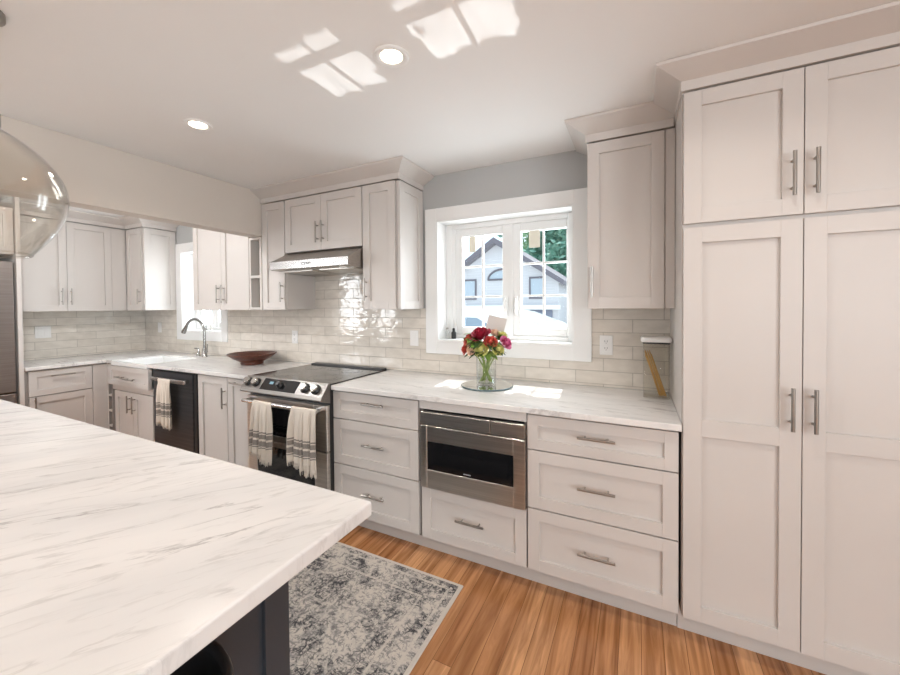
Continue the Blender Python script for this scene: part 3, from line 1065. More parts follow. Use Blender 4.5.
# ------------------------------------------------------------------ towels
def towel_mat(name, stripes):
    m = mat(name, (0.66, 0.6, 0.53), 0.95, spec=0.1)
    n, l = nodes(m)
    b = n['Principled BSDF']
    at = n.new('ShaderNodeUVMap')
    at.uv_map = 'drop'
    sep = n.new('ShaderNodeSeparateXYZ')
    l.new(at.outputs[0], sep.inputs[0])
    prev = None
    for (a, c) in stripes:
        g1 = n.new('ShaderNodeMath'); g1.operation = 'GREATER_THAN'; g1.inputs[1].default_value = a
        g2 = n.new('ShaderNodeMath'); g2.operation = 'LESS_THAN'; g2.inputs[1].default_value = c
        mu = n.new('ShaderNodeMath'); mu.operation = 'MULTIPLY'
        l.new(sep.outputs['Y'], g1.inputs[0]); l.new(sep.outputs['Y'], g2.inputs[0])
        l.new(g1.outputs[0], mu.inputs[0]); l.new(g2.outputs[0], mu.inputs[1])
        if prev is None:
            prev = mu.outputs[0]
        else:
            ad = n.new('ShaderNodeMath'); ad.operation = 'MAXIMUM'
            l.new(prev, ad.inputs[0]); l.new(mu.outputs[0], ad.inputs[1]); prev = ad.outputs[0]
    nz = n.new('ShaderNodeTexNoise'); nz.inputs['Scale'].default_value = 160
    l.new(at.outputs[0], nz.inputs['Vector'])
    mr = n.new('ShaderNodeMapRange'); mr.inputs['To Min'].default_value = 0.6; mr.inputs['To Max'].default_value = 1.0
    l.new(nz.outputs['Fac'], mr.inputs['Value'])
    mm = n.new('ShaderNodeMath'); mm.operation = 'MULTIPLY'
    l.new(prev, mm.inputs[0]); l.new(mr.outputs[0], mm.inputs[1])
    mx = n.new('ShaderNodeMix'); mx.data_type = 'RGBA'
    mx.inputs[6].default_value = (0.70, 0.63, 0.55, 1)
    mx.inputs[7].default_value = (0.17, 0.15, 0.14, 1)
    l.new(mm.outputs[0], mx.inputs['Factor'])
    l.new(mx.outputs[2], b.inputs['Base Color'])
    return m


TOWEL = towel_mat('striped_linen', ((0.215, 0.225), (0.232, 0.262), (0.276, 0.312), (0.318, 0.326)))


def towel(label, cx, ybar, zbar, w, front, back, shift, seed, rb=0.011):
    """cloth folded over a horizontal bar along x; front fall and a longer back fall peeking out"""
    rnd = random.Random(seed)
    ph = [rnd.uniform(0, 6.28) for _ in range(4)]
    t = thing('dish_towel', label, 'towel', (cx, ybar, zbar), 'striped dish towels')
    nu, nv = 28, 26

    def make(w0, w1, drop, side, off, y0, curl):
        mb = MB()
        uvs = {}
        rows = []
        for j in range(nv + 1):
            v = j / nv
            d = v * (drop + 0.03)
            row = []
            for i in range(nu + 1):
                u = i / nu - 0.5
                spread = 1 - 0.25 * math.exp(-d * 6) if curl else 1
                x = cx + off + (w0 + (w1 - w0) * v) * u * spread + 0.012 * v * sin(3 * v + ph[0])
                amp = 0.004 + 0.012 * min(1, d / 0.2)
                fold = amp * sin(u * 15 + ph[1] + 0.8 * v) + amp * 0.5 * sin(u * 27 + ph[2])
                if d < 0.03:
                    a = (1 - d / 0.03) * pi / 2
                    y = ybar + side * (rb + 0.002) * cos(a)
                    z = zbar + (rb + 0.002) * sin(a)
                else:
                    y = ybar + side * (rb + 0.002 + y0 * min(1, (d - 0.03) / 0.08)) + side * fold * min(1, (d - .03) / 0.05) * 0.8
                    z = zbar - (d - 0.03)
                vtx = mb.bm.verts.new((x, y, z + (0.006 * sin(u * 11 + ph[3]) if j == nv else 0)))
                uvs[vtx] = (u + 0.5, d)
                row.append(vtx)
            rows.append(row)
        uvl = mb.bm.loops.layers.uv.new('drop')
        for j in range(nv):
            for i in range(nu):
                f = mb.bm.faces.new((rows[j][i], rows[j][i + 1], rows[j + 1][i + 1], rows[j + 1][i]))
                f.smooth = True
                for lp in f.loops:
                    lp[uvl].uv = uvs[lp.vert]
        hem = [v.co.copy() for v in rows[-1]]
        return mb, hem

    for nm, args in (('front_fall', (w, w * 1.05, front, -1, 0, 0.004, True)), ('back_fall', (w * 0.62, w * 0.66, back, -1, shift, 0.0015, False))):
        # both falls hang in front of the door; the rear layer lies nearer to the bar
        mb, hem = make(*args)
        o = mb.obj(nm, TOWEL, t)
        so = o.modifiers.new('thickness', 'SOLIDIFY')
        so.thickness = 0.003
        so.offset = 0
        fr = MB()
        rnd2 = random.Random(seed + 5)
        for k in range(0, len(hem) - 1):
            p = hem[k].lerp(hem[k + 1], 0.5)
            ln = 0.018 + rnd2.uniform(0, 0.008)
            fr.tube([p + Vector((0, 0, 0.004)), p + Vector((rnd2.uniform(-.003, .003), rnd2.uniform(-.002, .002), -ln))], [0.0028, 0.0012], 5)
        fr.obj('fringe', mat('fringe_cotton', (0.70, 0.63, 0.55), 0.95), o)
    return t


# ------------------------------------------------------------------ range
t = thing('range', 'stainless slide-in electric range with a black glass cooktop', 'range', (-1.288, -0.35, 0))
XL, XR = -1.662, -0.912
B(XL, XR, -0.655, -0.02, 0.06, 0.905).obj('body', BLACK, t)
B(XL - 0.004, XR + 0.004, -0.655, -0.095, 0.905, 0.921, 0.002).obj('cooktop', COOKTOP, t)
mb = MB()
mb.box(XL + 0.01, XR - 0.01, -0.094, -0.03, 0.905, 0.931, 0.003)
mb.obj('rear_vent_trim', BLACK, t)
rt = t.children[1]
mb = MB()
for (x, y, r) in ((-1.46, -0.50, 0.10), (-1.10, -0.50, 0.12), (-1.47, -0.22, 0.08), (-1.10, -0.22, 0.08), (-1.285, -0.21, 0.05)):
    for rr in (r, r * 0.68):
        rings = [[Vector((x + q * cos(2 * pi * k / 40), y + q * sin(2 * pi * k / 40), z)) for k in range(40)] for q, z in ((rr - 0.002, 0.9212), (rr, 0.9216))]
        mb.ring(rings, cap=(False, False), smooth=False)
mb.obj('burner_ring', RINGS, rt)
# slanted control panel
mb = MB()
mb.prism([(-0.655, 0.924), (-0.668, 0.924), (-0.728, 0.850), (-0.736, 0.832), (-0.728, 0.822), (-0.655, 0.80)], 'x', XL - 0.003, XR + 0.003)
cp = mb.obj('control_panel', steel('panel_stainless', (0.24, 0.225, 0.21), (0.29, 0.27, 0.25), 0.36, (2, 120, 120)), t)
nrm = Vector((0, -(0.924 - 0.850), -(0.728 - 0.668))).normalized()
nrm = Vector((0, -0.777, 0.630))


def on_panel(x, s, o=0.0):
    p = Vector((x, -0.668, 0.924)).lerp(Vector((x, -0.728, 0.850)), s)
    return p + nrm * o


mb = MB()
q = [on_panel(-1.475, 0.08, 0.0015), on_panel(-1.145, 0.08, 0.0015), on_panel(-1.145, 0.95, 0.0015), on_panel(-1.475, 0.95, 0.0015)]
vs = [mb.bm.verts.new(p) for p in q]
vb = [mb.bm.verts.new(p - nrm * 0.004) for p in q]
mb.bm.faces.new(vs); mb.bm.faces.new(list(reversed(vb)))
for i in range(4):
    mb.bm.faces.new((vs[i], vs[(i + 1) % 4], vb[(i + 1) % 4], vb[i]))
mb.obj('display', BLACKGLASS, cp)
KNOBRIM = mat('knob_rim_steel', (0.5, 0.48, 0.45), 0.2, 1.0)
for x in (-1.615, -1.535, -1.305, -1.075, -0.985):
    small = x == -1.305
    s = 0.72 if small else 1.0
    p = on_panel(x, 0.5, 0.0018)
    k = MB().lathe(p, [(0.031 * s, 0), (0.033 * s, 0.004), (0.031 * s, 0.008), (0.024 * s, 0.010), (0.023 * s, 0.026), (0.020 * s, 0.030)], 24, axis=nrm).obj('knob', BLACK, cp)
    if not small:
        MB().lathe(p + nrm * 0.029, [(0.0245, -0.012), (0.0255, 0), (0.0225, 0.003), (0.017, 0.002)], 24, axis=nrm).obj('knob_rim', KNOBRIM, k)
mb = MB()
q = [on_panel(-1.41, 0.3, 0.0022), on_panel(-1.375, 0.3, 0.0022), on_panel(-1.375, 0.5, 0.0022), on_panel(-1.41, 0.5, 0.0022)]
mb.bm.faces.new([mb.bm.verts.new(p) for p in q])
mb.obj('display_digits', mat('display_glow', (0.1, 0.2, 0.25), 0.4, emit=(0.35, 0.6, 0.7), strength=0.25), cp)


def oven_door(z0, z1, wz0, wz1, name):
    mb = MB()
    yf = -0.683
    mb.box(XL, XL + 0.10, yf, -0.656, z0, z1, 0.003).box(XR - 0.11, XR, yf, -0.656, z0, z1, 0.003)
    mb.box(XL + 0.10, XR - 0.11, yf, -0.656, z0, wz0, 0.002).box(XL + 0.10, XR - 0.11, yf, -0.656, wz1, z1, 0.002)
    d = mb.obj(name, STEEL, t)
    B(XL + 0.10, XR - 0.11, yf + 0.004, -0.657, wz0, wz1).obj('door_window', BLACKGLASS, d)
    return d


d = oven_door(0.497, 0.790, 0.535, 0.725, 'oven_door')
mb = MB()
mb.tube([(XL + 0.03, -0.738, 0.765), (XR - 0.03, -0.738, 0.765)], 0.0125, 14)
for x in (XL + 0.045, XR - 0.045):
    mb.box(x - 0.013, x + 0.013, -0.738, -0.683, 0.755, 0.775, 0.003)
mb.obj('handle', STEEL_B, d)
d2 = oven_door(0.09, 0.491, 0.13, 0.455, 'lower_oven_door')
for x in (XL + 0.05, XR - 0.05):
    MB().lathe((x, -0.60, 0), [(0.02, 0), (0.02, 0.06)], 12).obj('foot', BLACK, t)

towel('striped dish towel over the range handle at the end nearest the dishwasher', -1.455, -0.738, 0.765, 0.15, 0.345, 0.385, 0.075, 3)
towel('striped dish towel over the range handle nearest the three-drawer cabinet', -1.072, -0.738, 0.765, 0.19, 0.345, 0.385, 0.075, 9)
towel('striped dish towel hanging from the dishwasher handle', -2.715, -0.6835, 0.809, 0.15, 0.36, 0.375, 0.07, 15, rb=0.011)

# ------------------------------------------------------------------ range hood
t = thing('range_hood', 'slim stainless under-cabinet range hood above the cooktop', 'range hood', (-1.288, -0.25, 1.63))
HL, HR = -1.668, -0.912
yf, zt, zm, zb2 = -0.47, 1.830, 1.744, 1.687
mb = MB()
mb.prism([(-0.010, 1.668), (-0.010, zt), (-0.300, zt), (yf, zm), (yf, zb2), (yf + 0.02, zb2 - 0.004), (-0.14, 1.666)], 'x', HL, HR)
mb.obj('canopy', HSTEEL, t)
fr = B(HL - 0.001, HR - 0.0, yf - 0.004, yf, zb2, zm, 0.001).obj('front_band', STEEL_B, t)
font = bpy.data.curves.new('hood_lettering', 'FONT')
font.body = 'CIARRA'
font.size = 0.026
font.extrude = 0.0004
font.align_x = 'CENTER'
font.align_y = 'CENTER'
fo = bpy.data.objects.new('lettering', font)
COL.objects.link(fo)
bpy.context.view_layer.update()
me = bpy.data.meshes.new_from_object(fo.evaluated_get(bpy.context.evaluated_depsgraph_get()))
bpy.data.objects.remove(fo)
fo = bpy.data.objects.new('lettering', me)
COL.objects.link(fo)
me.materials.clear()
me.materials.append(SLOT)
me.transform(Matrix.Translation(Vector((-1.29, yf - 0.0048, 1.7155)) - Vector(t['base'])) @ Matrix.Rotation(RAD(90), 4, 'X'))
fo.parent = fr
fo['base'] = tuple(t['base'])
# filters and lamp lens on the sloping underside
for x in (-1.49, -1.10):
    mb = MB()
    mb.prism([(-0.38, 1.6795), (-0.20, 1.6705), (-0.20, 1.6655), (-0.38, 1.6745)], 'x', x - 0.16, x + 0.16)
    mb.obj('filter', STEEL, t)
MB().lathe((-1.0, -0.42, 1.676), [(0.026, 0), (0.026, 0.008)], 18).obj('lamp_lens', mat('hood_lens', (0.9, 0.88, 0.82), 0.2), t)

# ------------------------------------------------------------------ island
t = thing('kitchen_island', 'dark charcoal island base under the big marble top', 'island', (-1.3, -2.1, 0))
IX0, IX1, IY0, IY1 = -2.45, -0.045, -2.42, -1.73
B(IX0, IX1 - 0.02, IY0, IY1, 0.08, 0.875).obj('body', ISLE, t)
B(IX0 + 0.05, IX1 - 0.08, IY0 + 0.06, IY1 - 0.06, 0, 0.08).obj('plinth', ISLE, t)
mb = shaker('E', IX1, IY0, IY1, 0.0, 0.875, 0.075, t=0.022)
mb.obj('end_panel', ISLE, t)
for k in range(4):
    a = IX0 + 0.01 + k * (IX1 - IX0 - 0.04) / 4
    sh = MB()
    w = (IX1 - IX0 - 0.04) / 4 - 0.01
    sh.box(a, a + 0.06, IY1, IY1 + 0.02, 0.1, 0.865, 0.001).box(a + w - 0.06, a + w, IY1, IY1 + 0.02, 0.1, 0.865, 0.001)
    sh.box(a + 0.06, a + w - 0.06, IY1, IY1 + 0.02, 0.1, 0.16, 0.001).box(a + 0.06, a + w - 0.06, IY1, IY1 + 0.02, 0.805, 0.865, 0.001)
    sh.box(a + 0.06, a + w - 0.06, IY1, IY1 + 0.008, 0.16, 0.805)
    sh.obj('door', ISLE, t)
t = tag(B(-2.62, 0.212, -2.95, -1.690, 0.876, CT, 0.006, 3).obj('island_countertop', MARBLE_I, loc=(-1.2, -2.3, 0.876)), 'large white marble island top in front of the range', 'countertop')

# stool under the overhang
sx, sy_ = 0.135, -2.212
t = thing('bar_stool', 'black round stool tucked under the island overhang', 'stool', (sx, sy_, 0))
prof = [(0.10, 0.64), (0.15, 0.645), (0.165, 0.67), (0.168, 0.805), (0.164, 0.813), (0.155, 0.813), (0.150, 0.80), (0.148, 0.70), (0.05, 0.69)]
MB().lathe((sx, sy_, 0), prof, 40).obj('seat', STOOLM, t)
for k in range(4):
    a = pi / 4 + k * pi / 2
    MB().tube([(sx + 0.11 * cos(a), sy_ + 0.11 * sin(a), 0.65), (sx + 0.17 * cos(a), sy_ + 0.17 * sin(a), 0.0)], [0.014, 0.011], 10).obj('leg', STOOLM, t)
MB().tube([(sx + 0.148 * cos(2 * pi * k / 24), sy_ + 0.148 * sin(2 * pi * k / 24), 0.24) for k in range(25)], 0.007, 8).obj('foot_ring', NICKEL, t)

# ------------------------------------------------------------------ rug
rx1, ry1 = 0.036, -0.740
t = tag(B(rx1 - 2.30, rx1, ry1 - 0.92, ry1, 0.0005, 0.009, 0.003).obj('area_rug', RUG, loc=(rx1 - 1.15, ry1 - 0.46, 0)), 'grey distressed oriental rug on the oak floor beside the island', 'rug')

# ------------------------------------------------------------------ recessed lights
GLOW = mat('downlight_lens', (1, 0.95, 0.85), 0.4, emit=(1.0, 0.86, 0.66), strength=9.0)
WARM = (1.0, 0.93, 0.86)


def downlight(x, y, label, power=25):
    t = thing('recessed_light', label, 'ceiling light', (x, y, CH), 'recessed ceiling lights')
    MB().lathe((x, y, CH), [(0.066, -0.0005), (0.067, -0.004), (0.062, -0.008), (0.046, -0.005), (0.041, -0.0025)], 36, cap=(False, False)).obj('trim_ring', WHITE, t)
    MB().lathe((x, y, CH), [(0.0415, -0.003), (0.040, -0.0036)], 32).obj('lens', GLOW, t)
    l = lamp('recessed_light_bulb', 'SPOT', (x, y, CH - 0.012), power, WARM, (x, y, 0), spot_size=RAD(150), spot_blend=0.8, shadow_soft_size=0.05)
    return t


downlight(-0.019, -1.245, 'lit recessed ceiling light between the two sunlight patches')
downlight(-1.212, -1.256, 'lit recessed ceiling light in front of the header beam')
for (x, y) in ((1.17, -1.25), (-0.02, -3.0), (-1.21, -3.0), (1.17, -3.0), (-0.6, -4.6)):
    lamp('recessed_light_bulb', 'SPOT', (x, y, CH - 0.012), 18 if x > 1 else 22, WARM, (x, y, 0), spot_size=RAD(150), spot_blend=0.8, shadow_soft_size=0.05)
lamp('side_room_fill', 'POINT', (-2.42, -1.6, 2.31), 42, (0.96, 0.98, 1.0), shadow_soft_size=0.05)  # added fill without a fixture, hidden behind the header; brightens the left cabinets
lamp('side_room_fill', 'POINT', (-3.0, -3.6, 2.31), 45, (0.96, 0.98, 1.0), shadow_soft_size=0.05)  # second added fill without a fixture, out of view

# ------------------------------------------------------------------ pendant
px, py = -1.03, -2.035
t = thing('pendant_lamp', 'smoky clear glass globe pendant hanging over the island', 'pendant lamp', (px, py, 1.58))
prof = [(0.105, 1.582), (0.135, 1.620), (0.165, 1.665), (0.186, 1.71), (0.195, 1.755), (0.196, 1.79), (0.188, 1.83), (0.168, 1.87), (0.138, 1.908), (0.098, 1.945), (0.06, 1.972), (0.038, 1.985), (0.034, 2.01)]
# smooth the profile
def cr_spline(ps, n=5):
    out = []
    for i in range(len(ps) - 1):
        p0, p1, p2, p3 = [Vector(ps[max(0, min(len(ps) - 1, i + k))]) for k in (-1, 0, 1, 2)]
        for k in range(n):
            u = k / n
            out.append(tuple(0.5 * ((2 * p1) + (-p0 + p2) * u + (2 * p0 - 5 * p1 + 4 * p2 - p3) * u * u + (-p0 + 3 * p1 - 3 * p2 + p3) * u ** 3)))
    out.append(tuple(ps[-1]))
    return out
pr = cr_spline(prof)
inner = [(max(r - 0.004, 0.01), z + 0.001) for r, z in reversed(pr)]
MB().lathe((px, py, 0), pr + inner, 64, cap=(False, False)).obj('glass_shade', PENDG, t)
MB().tube([(px + 0.105 * cos(2 * pi * k / 48), py + 0.105 * sin(2 * pi * k / 48), 1.583) for k in range(49)], 0.004, 8).obj('glass_rim', PENDG, t)
MB().lathe((px, py, 0), [(0.040, 1.985), (0.044, 1.99), (0.044, 2.03), (0.03, 2.05), (0.012, 2.06)], 24).obj('cap', NICKEL, t)
MB().lathe((px, py, 0), [(0.02, 1.98), (0.02, 1.90), (0.016, 1.89)], 16).obj('socket', NICKEL, t)
BULB = clear('bulb_glass', (0.97, 0.93, 0.85), 1.0)
MB().lathe((px, py, 0), [(0.012, 1.89), (0.02, 1.86), (0.033, 1.82), (0.033, 1.79), (0.02, 1.765), (0.005, 1.757)], 20).obj('bulb', BULB, t)
MB().tube([(px, py, 2.055), (px, py, CH - 0.02)], 0.004, 8).obj('cord', BLACK, t)
MB().lathe((px, py, 0), [(0.06, CH - 0.0005), (0.06, CH - 0.02), (0.02, CH - 0.028)], 24).obj('ceiling_canopy', NICKEL, t)


# ------------------------------------------------------------------ outlets
def outlet(x, z, label, switch=False, name='power_outlet', left=False):
    t = thing(name, label, 'switch' if switch else 'outlet', (x, -0.009, z) if not left else (LW + 0.009, x, z), 'wall plates')
    P = (lambda a0, a1, d0, d1, b0, b1, bev=0: B(x + a0, x + a1, -0.0091 - d1, -0.0091 - d0, z + b0, z + b1, bev)) if not left else (lambda a0, a1, d0, d1, b0, b1, bev=0: B(LW + 0.0091 + d0, LW + 0.0091 + d1, x + a0, x + a1, z + b0, z + b1, bev))
    w = 0.036 if not left else 0.058
    P(-w, w, 0, 0.005, -0.058, 0.058, 0.002).obj('cover_plate', PLASTIC, t)
    if switch:
        for k in ((0,) if not left else (-0.023, 0.023)):
            P(k - 0.016, k + 0.016, 0.0051, 0.008, -0.033, 0.033, 0.001).obj('rocker', PLASTIC, t)
    else:
        for s in (-0.02, 0.02):
            f = P(-0.017, 0.017, 0.0051, 0.0065, s - 0.015, s + 0.015, 0.003).obj('receptacle', PLASTIC, t)
            mb = MB()
            for a in (-0.007, 0.006):
                mb.box(x + a - 0.0012, x + a + 0.0012, -0.0162, -0.0157, z + s - 0.002, z + s + 0.008)
            mb.box(x - 0.002, x + 0.002, -0.0162, -0.0157, z + s - 0.010, z + s - 0.006)
            mb.obj('slots', SLOT, f)
    return t


outlet(0.646, 1.165, 'white power outlet on the tile between the window and the canister')
outlet(-0.682, 1.166, 'white rocker switch on the tile between the range and the window', True, 'light_switch')
outlet(-1.93, 1.138, 'white power outlet on the tile above the wooden bowl')
outlet(-4.10, 1.185, 'white rocker switch in the tiled corner beside the sink', True, 'light_switch')
outlet(-0.885, 1.18, 'double white rocker switch on the tile near the refrigerator', True, 'light_switch', True)

# ------------------------------------------------------------------ canister with spaghetti
cx0, cx1, cy0, cy1 = 0.838, 0.961, -0.215, -0.105
t = thing('storage_canister', 'clear square canister with white lid standing beside the pantry', 'canister', (0.895, -0.16, CT))


def rrect(x0, x1, y0, y1, r, z, n=5):
    out = []
    for cx_, cy_, a0 in ((x1 - r, y1 - r, 0), (x0 + r, y1 - r, 90), (x0 + r, y0 + r, 180), (x1 - r, y0 + r, 270)):
        for k in range(n + 1):
            a = RAD(a0 + 90 * k / n)
            out.append(Vector((cx_ + r * cos(a), cy_ + r * sin(a), z)))
    return out


mb = MB()
mb.ring([rrect(cx0 + .004, cx1 - .004, cy0 + .004, cy1 - .004, .012, CT + 0.0005), rrect(cx0, cx1, cy0, cy1, .014, CT + 0.006), rrect(cx0, cx1, cy0, cy1, .014, 1.205), rrect(cx0 + .003, cx1 - .003, cy0 + .003, cy1 - .003, .012, 1.205), rrect(cx0 + .003, cx1 - .003, cy0 + .003, cy1 - .003, .012, CT + 0.01)], cap=(True, True))
mb.obj('jar_body', CANG, t)
mb = MB()
mb.ring([rrect(cx0 - .008, cx1 + .008, cy0 - .008, cy1 + .008, .02, 1.208), rrect(cx0 - .011, cx1 + .011, cy0 - .011, cy1 + .011, .022, 1.214), rrect(cx0 - .011, cx1 + .011, cy0 - .011, cy1 + .011, .022, 1.226), rrect(cx0 - .004, cx1 + .004, cy0 - .004, cy1 + .004, .02, 1.233)], cap=(True, True))
mb.obj('lid', PLASTIC, t)
mb = MB()
mb.ring([rrect(cx0 - .002, cx1 + .002, cy0 - .002, cy1 + .002, .016, 1.199), rrect(cx0 - .002, cx1 + .002, cy0 - .002, cy1 + .002, .016, 1.2075)], cap=(True, True))
mb.obj('gasket', mat('dark_gasket', (0.03, 0.03, 0.035), 0.5), t)
PASTA = vary(mat('dry_pasta', (0.6, 0.36, 0.08), 0.4), (0.50, 0.26, 0.04), (0.66, 0.40, 0.10), nscale=6)
rnd = random.Random(4)
for k in range(16):
    i, j = k % 8, k // 8
    bx = 0.945 - 0.0045 * i
    by = -0.185 + 0.03 * j + rnd.uniform(-.006, .006)
    o = MB().tube([(bx, by, CT + 0.0135 + rnd.uniform(0, .002)), (bx - 0.068 + rnd.uniform(-.003, .003), by + rnd.uniform(-.004, .004), 1.155 + rnd.uniform(-.02, .006))], 0.0021, 6).obj('spaghetti_strand', PASTA, loc=(bx, by, CT + 0.0135))
    tag(o, 'dry golden spaghetti strand leaning inside the clear canister', 'pasta', 'spaghetti in the canister')

# ------------------------------------------------------------------ vase of flowers
vx, vy = -0.012, -0.275
MIRROR = mat('mirror_glass', (0.82, 0.86, 0.87), 0.03, 1.0)
t = thing('mirror_tray', 'round mirrored tray on the counter under the flower vase', 'tray', (vx + 0.005, vy, CT))
MB().lathe((vx + 0.005, vy, CT), [(0.155, 0.0005), (0.158, 0.004), (0.158, 0.008), (0.154, 0.010)], 48).obj('plate', mat('mirror_edge', (0.12, 0.17, 0.18), 0.15), t)
MB().lathe((vx + 0.005, vy, CT), [(0.153, 0.0101), (0.1525, 0.0106)], 48).obj('mirror_face', MIRROR, t)
VB = CT + 0.0112
t = thing('flower_vase', 'clear glass cylinder vase of water standing on the mirrored tray', 'vase', (vx, vy, VB))
prof = [(0.055, VB), (0.060, VB + 0.004), (0.061, VB + 0.16), (0.063, VB + 0.172), (0.060, VB + 0.172), (0.058, VB + 0.155), (0.057, VB + 0.012), (0.01, VB + 0.010)]
MB().lathe((vx, vy, 0), prof, 40).obj('glass', VASEG, t)
MB().lathe((vx, vy, 0), [(0.055, VB + 0.0115), (0.056, VB + 0.085), (0.056, VB + 0.088)], 32).obj('water', WATER, t)

STEM = vary(mat('green_stem', (0.22, 0.30, 0.06), 0.5), (0.14, 0.22, 0.035), (0.34, 0.40, 0.10), nscale=20)
LEAF = vary(mat('dark_leaf', (0.05, 0.12, 0.03), 0.5), (0.025, 0.07, 0.018), (0.09, 0.19, 0.045), nscale=25)
LEAFB = vary(mat('bright_leaf', (0.2, 0.35, 0.06), 0.5), (0.15, 0.30, 0.04), (0.34, 0.46, 0.12), nscale=25)


def petal_mat(name, c1, c2):
    return vary(mat(name, c1, 0.55), c1, c2, nscale=30, lo=0.3, hi=0.7)


RED = petal_mat('red_petals', (0.26, 0.006, 0.022), (0.48, 0.03, 0.07))
CORAL = petal_mat('coral_petals', (0.52, 0.035, 0.03), (0.72, 0.15, 0.10))
PINK = petal_mat('pink_petals', (0.55, 0.05, 0.20), (0.75, 0.22, 0.38))
BLUSH = petal_mat('blush_petals', (0.80, 0.45, 0.33), (0.88, 0.68, 0.52))
LIME = petal_mat('yellow_green_petals', (0.60, 0.60, 0.14), (0.78, 0.74, 0.34))


def rose_mesh(c, axis, R, rnd):
    """layers of cupped overlapping petals around an axis"""
    mb = MB()
    rot = Vector(axis).to_track_quat('Z', 'Y').to_matrix()
    mb.ball(Vector(c) + rot @ Vector((0, 0, R * 0.05)), R * 0.36, 2)
    for layer, (n, rr, open_, h) in enumerate(((3, 0.30, 0.05, 0.62), (4, 0.50, 0.28, 0.58), (5, 0.72, 0.55, 0.45), (6, 0.95, 0.85, 0.25))):
        for k in range(n):
            a0 = 2 * pi * k / n + layer * 0.7 + rnd.uniform(-.15, .15)
            wid = 2 * pi / n * 0.72
            rows = []
            for j in range(5):
                v = j / 4
                row = []
                for i in range(6):
                    u = (i / 5 - 0.5)
                    a = a0 + u * 2 * wid * (0.55 + 0.45 * sin(pi * min(1, v * 0.9 + 0.1)))
                    rad = R * rr * (0.35 + 0.65 * v ** 0.8) * (1 + 0.12 * open_ * v * v)
                    z = R * (-0.45 + (h + 0.45) * v * (1 - 0.35 * open_ * v)) - R * 0.12 * (2 * u) ** 2 * v
                    row.append(Vector(c) + rot @ Vector((rad * cos(a), rad * sin(a), z)))
                rows.append(row)
            mb.ring(rows, closed_u=False, cap=(False, False))
    return mb


def leaf(mb, p, d, up_, L, W):
    p = Vector(p); d = Vector(d).normalized(); s = d.cross(Vector(up_)).normalized(); n = s.cross(d)
    rows = []
    for j in range(6):
        v = j / 5
        w = W * sin(pi * (0.08 + 0.92 * v) ** 0.8) if v < 1 else 0.001
        c = p + d * L * v - Vector((0, 0, L * 0.35 * v * v))
        rows.append([c - s * w + n * w * 0.3, c, c + s * w + n * w * 0.3])
    mb.ring(rows, closed_u=False, cap=(False, False))


rnd = random.Random(21)
# (dx, dy, z, radius, material, label)
blooms = [
    (-0.018, -0.045, 1.225, 0.060, RED, 'large deep red rose at the top of the bouquet'),
    (-0.085, -0.035, 1.192, 0.046, CORAL, 'coral red rose on the bottle side of the bouquet'),
    (0.002, -0.080, 1.150, 0.042, LIME, 'yellow-green bloom at the bouquet front and centre'),
    (0.048, -0.060, 1.188, 0.038, CORAL, 'coral rose beside the deep red rose toward the pantry'),
    (-0.058, -0.070, 1.148, 0.038, BLUSH, 'pale blush rose low at the front of the bouquet'),
    (-0.112, -0.030, 1.138, 0.034, CORAL, 'small coral bud low on the bottle side of the bouquet'),
    (0.118, -0.015, 1.182, 0.040, PINK, 'magenta pink rose at the pantry side of the bouquet'),
    (0.085, -0.050, 1.150, 0.036, LIME, 'pale green bloom low on the pantry side of the bouquet'),
    (0.040, 0.030, 1.228, 0.036, BLUSH, 'pale blush rose behind the top red rose'),
    (-0.055, 0.040, 1.222, 0.038, RED, 'deep red rose at the back of the bouquet'),
    (0.085, 0.035, 1.215, 0.034, LIME, 'yellow-green bloom at the back of the bouquet'),
]
for i, (dx, dy, z, R_, m, lab) in enumerate(blooms):
    dx, dy, z, R_ = dx * 1.12, dy * 1.1, 1.19 + (z - 1.185) * 1.12, R_ * 1.1
    c = Vector((vx + dx, vy + dy, z))
    ax = (Vector((dx, dy - 0.03, z - 1.10))).normalized()
    t = thing('rose', lab, 'flower', tuple(c), 'bouquet flowers')
    rose_mesh(c, ax, R_, rnd).obj('bloom', m, t)
    a = rnd.uniform(0, 6.28)
    ba = math.atan2(-dy, -dx)
    fa = ba + rnd.uniform(-0.9, 0.9)
    fr_r = rnd.uniform(0.02, 0.047)
    foot = Vector((vx + fr_r * cos(fa), vy + fr_r * sin(fa), VB + 0.018))
    nk = Vector((dx, dy)) * 0.62
    if nk.length > 0.05:
        nk *= 0.05 / nk.length
    neck = Vector((vx + nk.x, vy + nk.y, VB + 0.165))
    MB().tube([foot, foot.lerp(neck, 0.5) + Vector((rnd.uniform(-.004, .004), 0, 0)), neck, c - ax * R_ * 0.4], 0.0032, 7).obj('stem', STEM, t)
